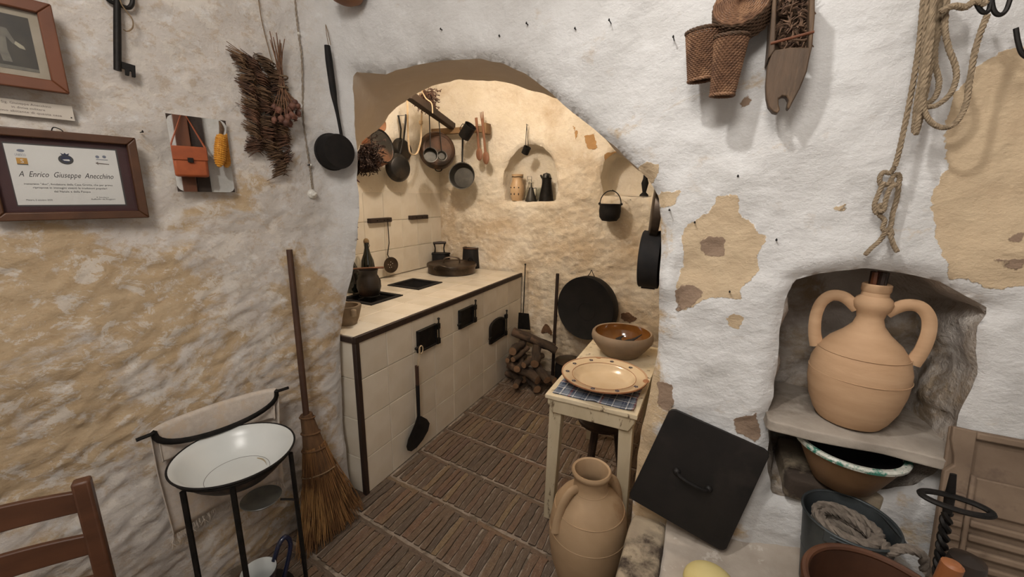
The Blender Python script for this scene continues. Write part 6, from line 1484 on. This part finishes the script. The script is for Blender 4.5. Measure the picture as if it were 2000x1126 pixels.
# big storage jar in front
J = T((-.318, 1.40, 0)) @ Matrix.Diagonal((1.06, 1.06, 1, 1)); th = thing('storage_jar', 'tall tan clay storage jar with two handles standing in front of the table', 'jar', J)
k = .995
prof = [(.0001, 0), (.088, 0), (.092, .01), (.112, .08), (.135, .17), (.1445, .25), (.1435, .32), (.134, .385), (.112, .432), (.082, .462), (.065, .478), (.061, .50), (.063, .528), (.066, .538), (.072, .546), (.0725, .556), (.068, .563), (.061, .560), (.057, .545), (.053, .50), (.056, .475), (.09, .42), (.11, .30), (.0001, .28)]
MB().lathe(prof, 64, J, wob=.012).build('jar_body', 'clay_jar', th)
for z, rr in ((.478, .065), (.40, .1285), (.30, .1435)): MB().tube([(rr*math.cos(t), rr*math.sin(t), z) for t in np.linspace(0, 6.283, 60, endpoint=False)], .0022, 6, True, M=J).build('ridge', 'clay_jar', th)
hd = Vector((-.62, -.78, 0)).normalized()
for s in (1, -1):
    pts = [J@(hd*s*x+EZ*z) for x, z in ((.058, .490), (.082, .492), (.106, .470), (.124, .435), (.137, .385), (.140, .335))]
    MB().tube(smooth_pts(pts, 5), [.012, .014, .0145, .014, .014, .017], 12, flat=1.5, up=tuple(hd.cross(EZ))).build('handle', 'clay_jar', th)
# ---------------------------------------------------------------- on the wall, top right
def weave_basket(name, label, c_top, c_bot, rt, rb, flat_=.7, rings=24, stakes=22, cap=False):
    ax = (c_bot-c_top); L_ = ax.length; z = ax.normalized(); x = Vector((1, 0, 0)); x = (x-z*x.dot(z)).normalized(); y = z.cross(x)
    th = thing(name, label, 'basket', c_bot, 'wicker baskets on the wall')
    def pt(a, t, off=0): r = rt+(rb-rt)*t; return c_top+ax*t+x*((r+off)*math.cos(a))+y*((r*flat_+off)*math.sin(a))
    m = MB(); n = stakes*2
    for j in range(rings):
        t = (j+.5)/rings; m.tube([pt(2*math.pi*i/n, t, (.0016 if (i//1+j) % 2 == 0 else -.0016)) for i in range(n)], L_/rings*.56, 5, True)
    o = m.build('weave', 'wicker', th); o['kind'] = 'stuff'
    m = MB()
    for i in range(stakes): m.tube([pt(2*math.pi*(i+.25)/stakes, t) for t in (0, .5, 1)], .0016, 4)
    o = m.build('stakes', 'wicker_dark', th); o['kind'] = 'stuff'
    for t, r_ in ((0, .005), (1, .0045)):
        rope(MB(), [pt(2*math.pi*i/20, t, .001) for i in range(20)], r_, 3, .9, True).build('braided_rim', 'wicker' if t else 'wicker_dark', th)
    m = MB(); m.add([pt(2*math.pi*i/32, .97) for i in range(32)], [tuple(range(32))]); m.build('base', 'wicker_dark', th)
    return th
Yb = 1.315
weave_basket('tall_wicker_basket', 'tall wicker basket hung on the left of the pair, darker at the rim', (F_(1341, 66, Yb)+F_(1404, 55, Yb))/2, (F_(1345, 158, Yb)+F_(1394, 154, Yb))/2, (F_(1404, 55, Yb)-F_(1341, 66, Yb)).length/2, (F_(1394, 154, Yb)-F_(1345, 158, Yb)).length/2)
weave_basket('tall_wicker_basket', 'tall reddish wicker basket hung on the right of the pair, slightly lower', (F_(1397, 74, Yb-.02)+F_(1462, 70, Yb-.02))/2, (F_(1389, 184, Yb-.02)+F_(1432, 188, Yb-.02))/2, (F_(1462, 70, Yb-.02)-F_(1397, 74, Yb-.02)).length/2, (F_(1432, 188, Yb-.02)-F_(1389, 184, Yb-.02)).length/2)
c = F_(1448, 4, 1.30); n = Vector((-.12, -.9, .42)).normalized(); M = tilt(c, n); R0 = .064
th = thing('round_wicker_basket', 'round wicker basket hung above the pair with its woven bottom outwards', 'basket', M, 'wicker baskets on the wall')
m = MB()
for j in range(13):
    rr = R0*(j+.6)/13; nn = 36; m.tube([(rr*math.cos(2*math.pi*i/nn), rr*math.sin(2*math.pi*i/nn), .0012*(1 if (i+j) % 2 else -1)+.006*(1-rr/R0)) for i in range(nn)], R0/13*.55, 5, True, M=M)
o = m.build('woven_bottom', 'wicker', th); o['kind'] = 'stuff'
m = MB()
for j in range(11):
    nn = 48; rr = R0*1.0+.0004*j; m.tube([((rr+.0012*(1 if (i+j) % 2 else -1))*math.cos(2*math.pi*i/nn), (rr+.0012*(1 if (i+j) % 2 else -1))*math.sin(2*math.pi*i/nn), -.004-.005*j) for i in range(nn)], .0029, 5, True, M=M)
o = m.build('woven_side', 'wicker_dark', th); o['kind'] = 'stuff'
# dugout wooden trough
Yt = 1.305
th = thing('wooden_trough', 'dark boat shaped wooden trough with a notched end filled with dried husks', 'trough', F_(1525, 215, Yt))
def prismpx(pts, Y0_, Y1_, name, m, bev=.003):
    A = [F_(*p, Y0_) for p in pts]; n = len(A); B = [Vector((a.x, Y1_, a.z)) for a in A]
    return MB().add(A+B, [tuple(range(n)), tuple(range(2*n-1, n-1, -1))]+[(i, n+i, n+(i+1) % n, (i+1) % n) for i in range(n)]).build(name, m, th, bevel=bev)
prismpx([(1509, 98), (1545, 92), (1585, 92), (1583, 105), (1576, 140), (1563, 172), (1549, 198), (1541, 214), (1537, 210), (1540, 196), (1536, 188), (1528, 187), (1521, 192), (1521, 204), (1524, 214), (1519, 221), (1510, 219), (1501, 208), (1497, 190), (1496, 165), (1499, 130)], Yt-.01, Yt+.022, 'notched_end', 'trough_wood')
prismpx([(1511, -40), (1518, -40), (1514, 98), (1500, 115), (1505, 60)], Yt-.012, 1.385, 'side_wall', 'trough_wood'); prismpx([(1583, -40), (1592, -40), (1592, 30), (1587, 90), (1582, 110), (1579, 90)], Yt-.012, 1.385, 'side_wall', 'trough_wood')
prismpx([(1511, -40), (1590, -40), (1584, 100), (1508, 105)], 1.375, 1.388, 'back_board', 'trough_wood')
MB().tube([F_(1505, 85, Yt-.012), F_(1590, 62, Yt-.012)], .0035, 8).build('cross_bar', 'post_wood', th)
m = MB(); rs = random.Random(30)
for k in range(260):
    p = F_(rs.uniform(1518, 1580), rs.uniform(-35, 92), rs.uniform(1.315, 1.36)); d = Vector((rs.gauss(0, 1), rs.gauss(0, .4), rs.gauss(0, 1))).normalized(); l = rs.uniform(.006, .016)
    m.tube(smooth_pts([p-d*l, p+Vector((rs.gauss(0, .004), -.005, rs.gauss(0, .004))), p+d*l], 2), [.001, .0026, .0008], 4)
o = m.build('dried_husks', 'dry_husk', th); o['kind'] = 'stuff'
# hank of rope with its knotted end
Yr = 1.335; th = thing('rope_hank', 'long hank of hemp rope hanging in loops with a knotted end', 'rope', F_(1745, 330, Yr))
strands = [[(1806, -30), (1800, 40), (1792, 110), (1778, 190), (1762, 270), (1748, 325)], [(1814, -30), (1808, 60), (1800, 140), (1789, 215), (1785, 258)], [(1824, -30), (1818, 70), (1808, 150), (1795, 220), (1789, 262)],
           [(1836, -30), (1828, 60), (1826, 120), (1834, 160), (1826, 190), (1806, 205)], [(1852, -30), (1846, 50), (1852, 90), (1868, 140), (1858, 180), (1830, 205), (1806, 209)],
           [(1928, 30), (1908, 85), (1895, 150), (1886, 205), (1866, 240), (1842, 249), (1818, 238), (1804, 210), (1802, 160), (1812, 80), (1830, -30)], [(1842, -30), (1838, 40), (1822, 110), (1806, 190), (1797, 235), (1790, 258)]]
for k, s in enumerate(strands): rope(MB(), [F_(x, y, Yr-.012*(k % 3)) for x, y in s], .0058, 14, .95).build('strand', 'rope_hemp', th)
rope(MB(), [F_(*p, Yr-.03) for p in ((1838, 22), (1862, 12), (1885, 14), (1905, 2), (1925, 8))], .007, 8).build('strand', 'rope_hemp', th)
kn = [[(1746, 328), (1738, 338), (1726, 336), (1718, 348), (1722, 362), (1736, 358), (1744, 345), (1754, 340), (1757, 352), (1748, 362), (1738, 352)], [(1726, 356), (1716, 378), (1708, 400), (1712, 416), (1724, 412), (1722, 400), (1714, 405), (1718, 420), (1728, 430), (1724, 446), (1732, 452)],
      [(1750, 360), (1738, 368), (1730, 390), (1726, 410), (1716, 412)], [(1756, 352), (1752, 385), (1744, 415), (1740, 440), (1732, 452), (1742, 458), (1738, 446)], [(1730, 452), (1718, 470), (1702, 484), (1690, 497)], [(1738, 455), (1744, 475), (1752, 491)]]
for k, s in enumerate(kn): rope(MB(), [F_(x, y, 1.368-.010*(k % 3)) for x, y in s], .0058, 6).build('knotted_end', 'rope_hemp', th)
for pl, lab in (([(1902, -20), (1908, 8), (1920, 24), (1932, 18), (1937, -20)], 'left of two black iron hooks holding the rope at the top right'), ([(1935, -20), (1940, 18), (1952, 29), (1966, 18), (1978, -20)], 'right of two black iron hooks holding the rope at the top right'), ([(1984, 55), (1988, 80), (1996, 104), (2012, 112), (2024, 90)], 'black iron hook cut by the right edge of the view')):
    only(MB().tube(smooth_pts([F_(x, y, 1.31) for x, y in pl], 6), .0045, 8), 'iron_hook', 'iron', lab, 'hook', 'black iron hooks at the top right')
for k, (px, lab, l) in enumerate((((866, 60), 'nail above the left shoulder of the arch', .03), ((978, 72), 'plaster-coated peg above the arch crown', .02), ((1033, 50), 'bent nail above the arch crown', .035), ((1193, 45), 'thin nail above the right shoulder of the arch', .04), ((1125, 58), 'small nail stub right of the bent nail above the arch', .02), ((1316, 76), 'plaster-coated nail left of the tall wicker baskets', .03), ((1441, 344), 'dark nail between the baskets and the peeling patch', .012), ((1357, 434), 'nail head in the upper left of the peeling patch', .01), ((1425, 569), 'nail head in the white dab below the peeling patch', .01), ((1516, 468), 'tiny rusty nail right of the peeling patch', .01), ((1308, 410), 'pale peg beside the arch edge', .02))):
    nail(F_(*px, 1.395), -EY, lab, l)
# ---------------------------------------------------------------- on the wall opposite, seen in the mirror
mp = np.array(LM((u0 if False else 0), 0, .018).translation); mpl = LP+LN*.022
def mir(x, y, X):
    d = W(x, y); t = (LN@(mpl-O_))/(LN@d); p = O_+d*t; r_ = d-2*(d@LN)*LN; return Vector(p+r_*((X-p[0])/r_[0]))
XW = 1.145
a, b, c, d = mir(349, 228, XW-.05), mir(378, 228, XW-.05), mir(345, 375, XW-.05), mir(404, 300, XW-.05)
def rect(name, m, x0, x1, y0, y1, dep, lab, cat, X=XW):
    p, q = mir(x0, (y0+y1)/2, X-dep), mir(x1, (y0+y1)/2, X-dep); t, u = mir((x0+x1)/2, y0, X-dep), mir((x0+x1)/2, y1, X-dep)
    return MB().bx((X-dep, min(p.y, q.y), min(t.z, u.z)), (X, max(p.y, q.y), max(t.z, u.z)))
only(rect('x', '', 349, 377, 150, 470, .05, '', ''), 'wooden_post', 'post_wood', 'reddish wooden post on the opposite wall, seen in the mirror', 'post', bevel=.004)
only(rect('x', '', 378, 405, 150, 470, .02, '', ''), 'dark_recess_strip', 'dark_wood', 'dark strip imitating a shaded recess beside the reddish post, seen in the mirror', 'dark strip', bevel=.003)  # flat dark slab in place of a recess, its shade put into the colour
p, q = mir(338, 315, XW-.16), mir(406, 315, XW-.16); t_, u_ = mir(370, 286, XW-.16), mir(370, 345, XW-.16)
th = thing('leather_case', 'orange leather case with a flap hanging on the post, seen in the mirror', 'case', (XW-.1, (p.y+q.y)/2, u_.z))
ya, yb = min(p.y, q.y), max(p.y, q.y)
MB().bx((XW-.15, ya, u_.z), (XW-.052, yb, t_.z)).build('case_body', 'leather_orange', th, bevel=.02); MB().bx((XW-.16, ya-.004, t_.z-.11), (XW-.15, yb+.004, t_.z+.002)).build('flap', 'leather_orange', th, bevel=.008)
MB().bx((XW-.166, (ya+yb)/2-.02, t_.z-.13), (XW-.16, (ya+yb)/2+.02, t_.z-.09)).build('clasp', 'iron', th, bevel=.004)
MB().tube([Vector((XW-.1, ya, t_.z)), Vector((XW-.06, (ya+yb)/2, t_.z+.3)), Vector((XW-.1, yb, t_.z))], .008, 6).build('strap', 'leather_orange', th)
for x, y0, y1, lab in ((429, 262, 327, 'larger dried corn cob hanging on the opposite wall, seen in the mirror'), (443, 262, 328, 'dried corn cob at the mirror edge, seen in reflection')):
    dx_ = .14 if x < 435 else .05; a, b = mir(x+3, y0, XW-dx_), mir(x-1, y1, XW-dx_); th = thing('corn_cob', lab, 'corn', b, 'corn cobs seen in the mirror'); m = MB(); L_ = (b-a).length; Mx = axis(a, b-a)
    m.lathe([(.018, 0), (.034, L_*.1), (.040, L_*.4), (.036, L_*.75), (.018, L_*.97), (.0001, L_)], 16, Mx)
    m.build('cob', 'corn', th)
    kk = MB()
    for i in range(16):
        for j in range(14):
            t = .06+.9*j/14; rr = np.interp(t, [0, .1, .4, .75, .97, 1], [.018, .034, .040, .036, .018, 0]); kk.ball((rr*math.cos(i*.3927), rr*math.sin(i*.3927), L_*t), .009, Mx, 5, 3)
    o = kk.build('kernels', 'corn', th); o['kind'] = 'stuff'
    MB().tube(smooth_pts([a, a+EZ*.05+EY*.01, a+EZ*.11], 4), [.016, .02, .006], 8).build('husk', 'straw_light', th)
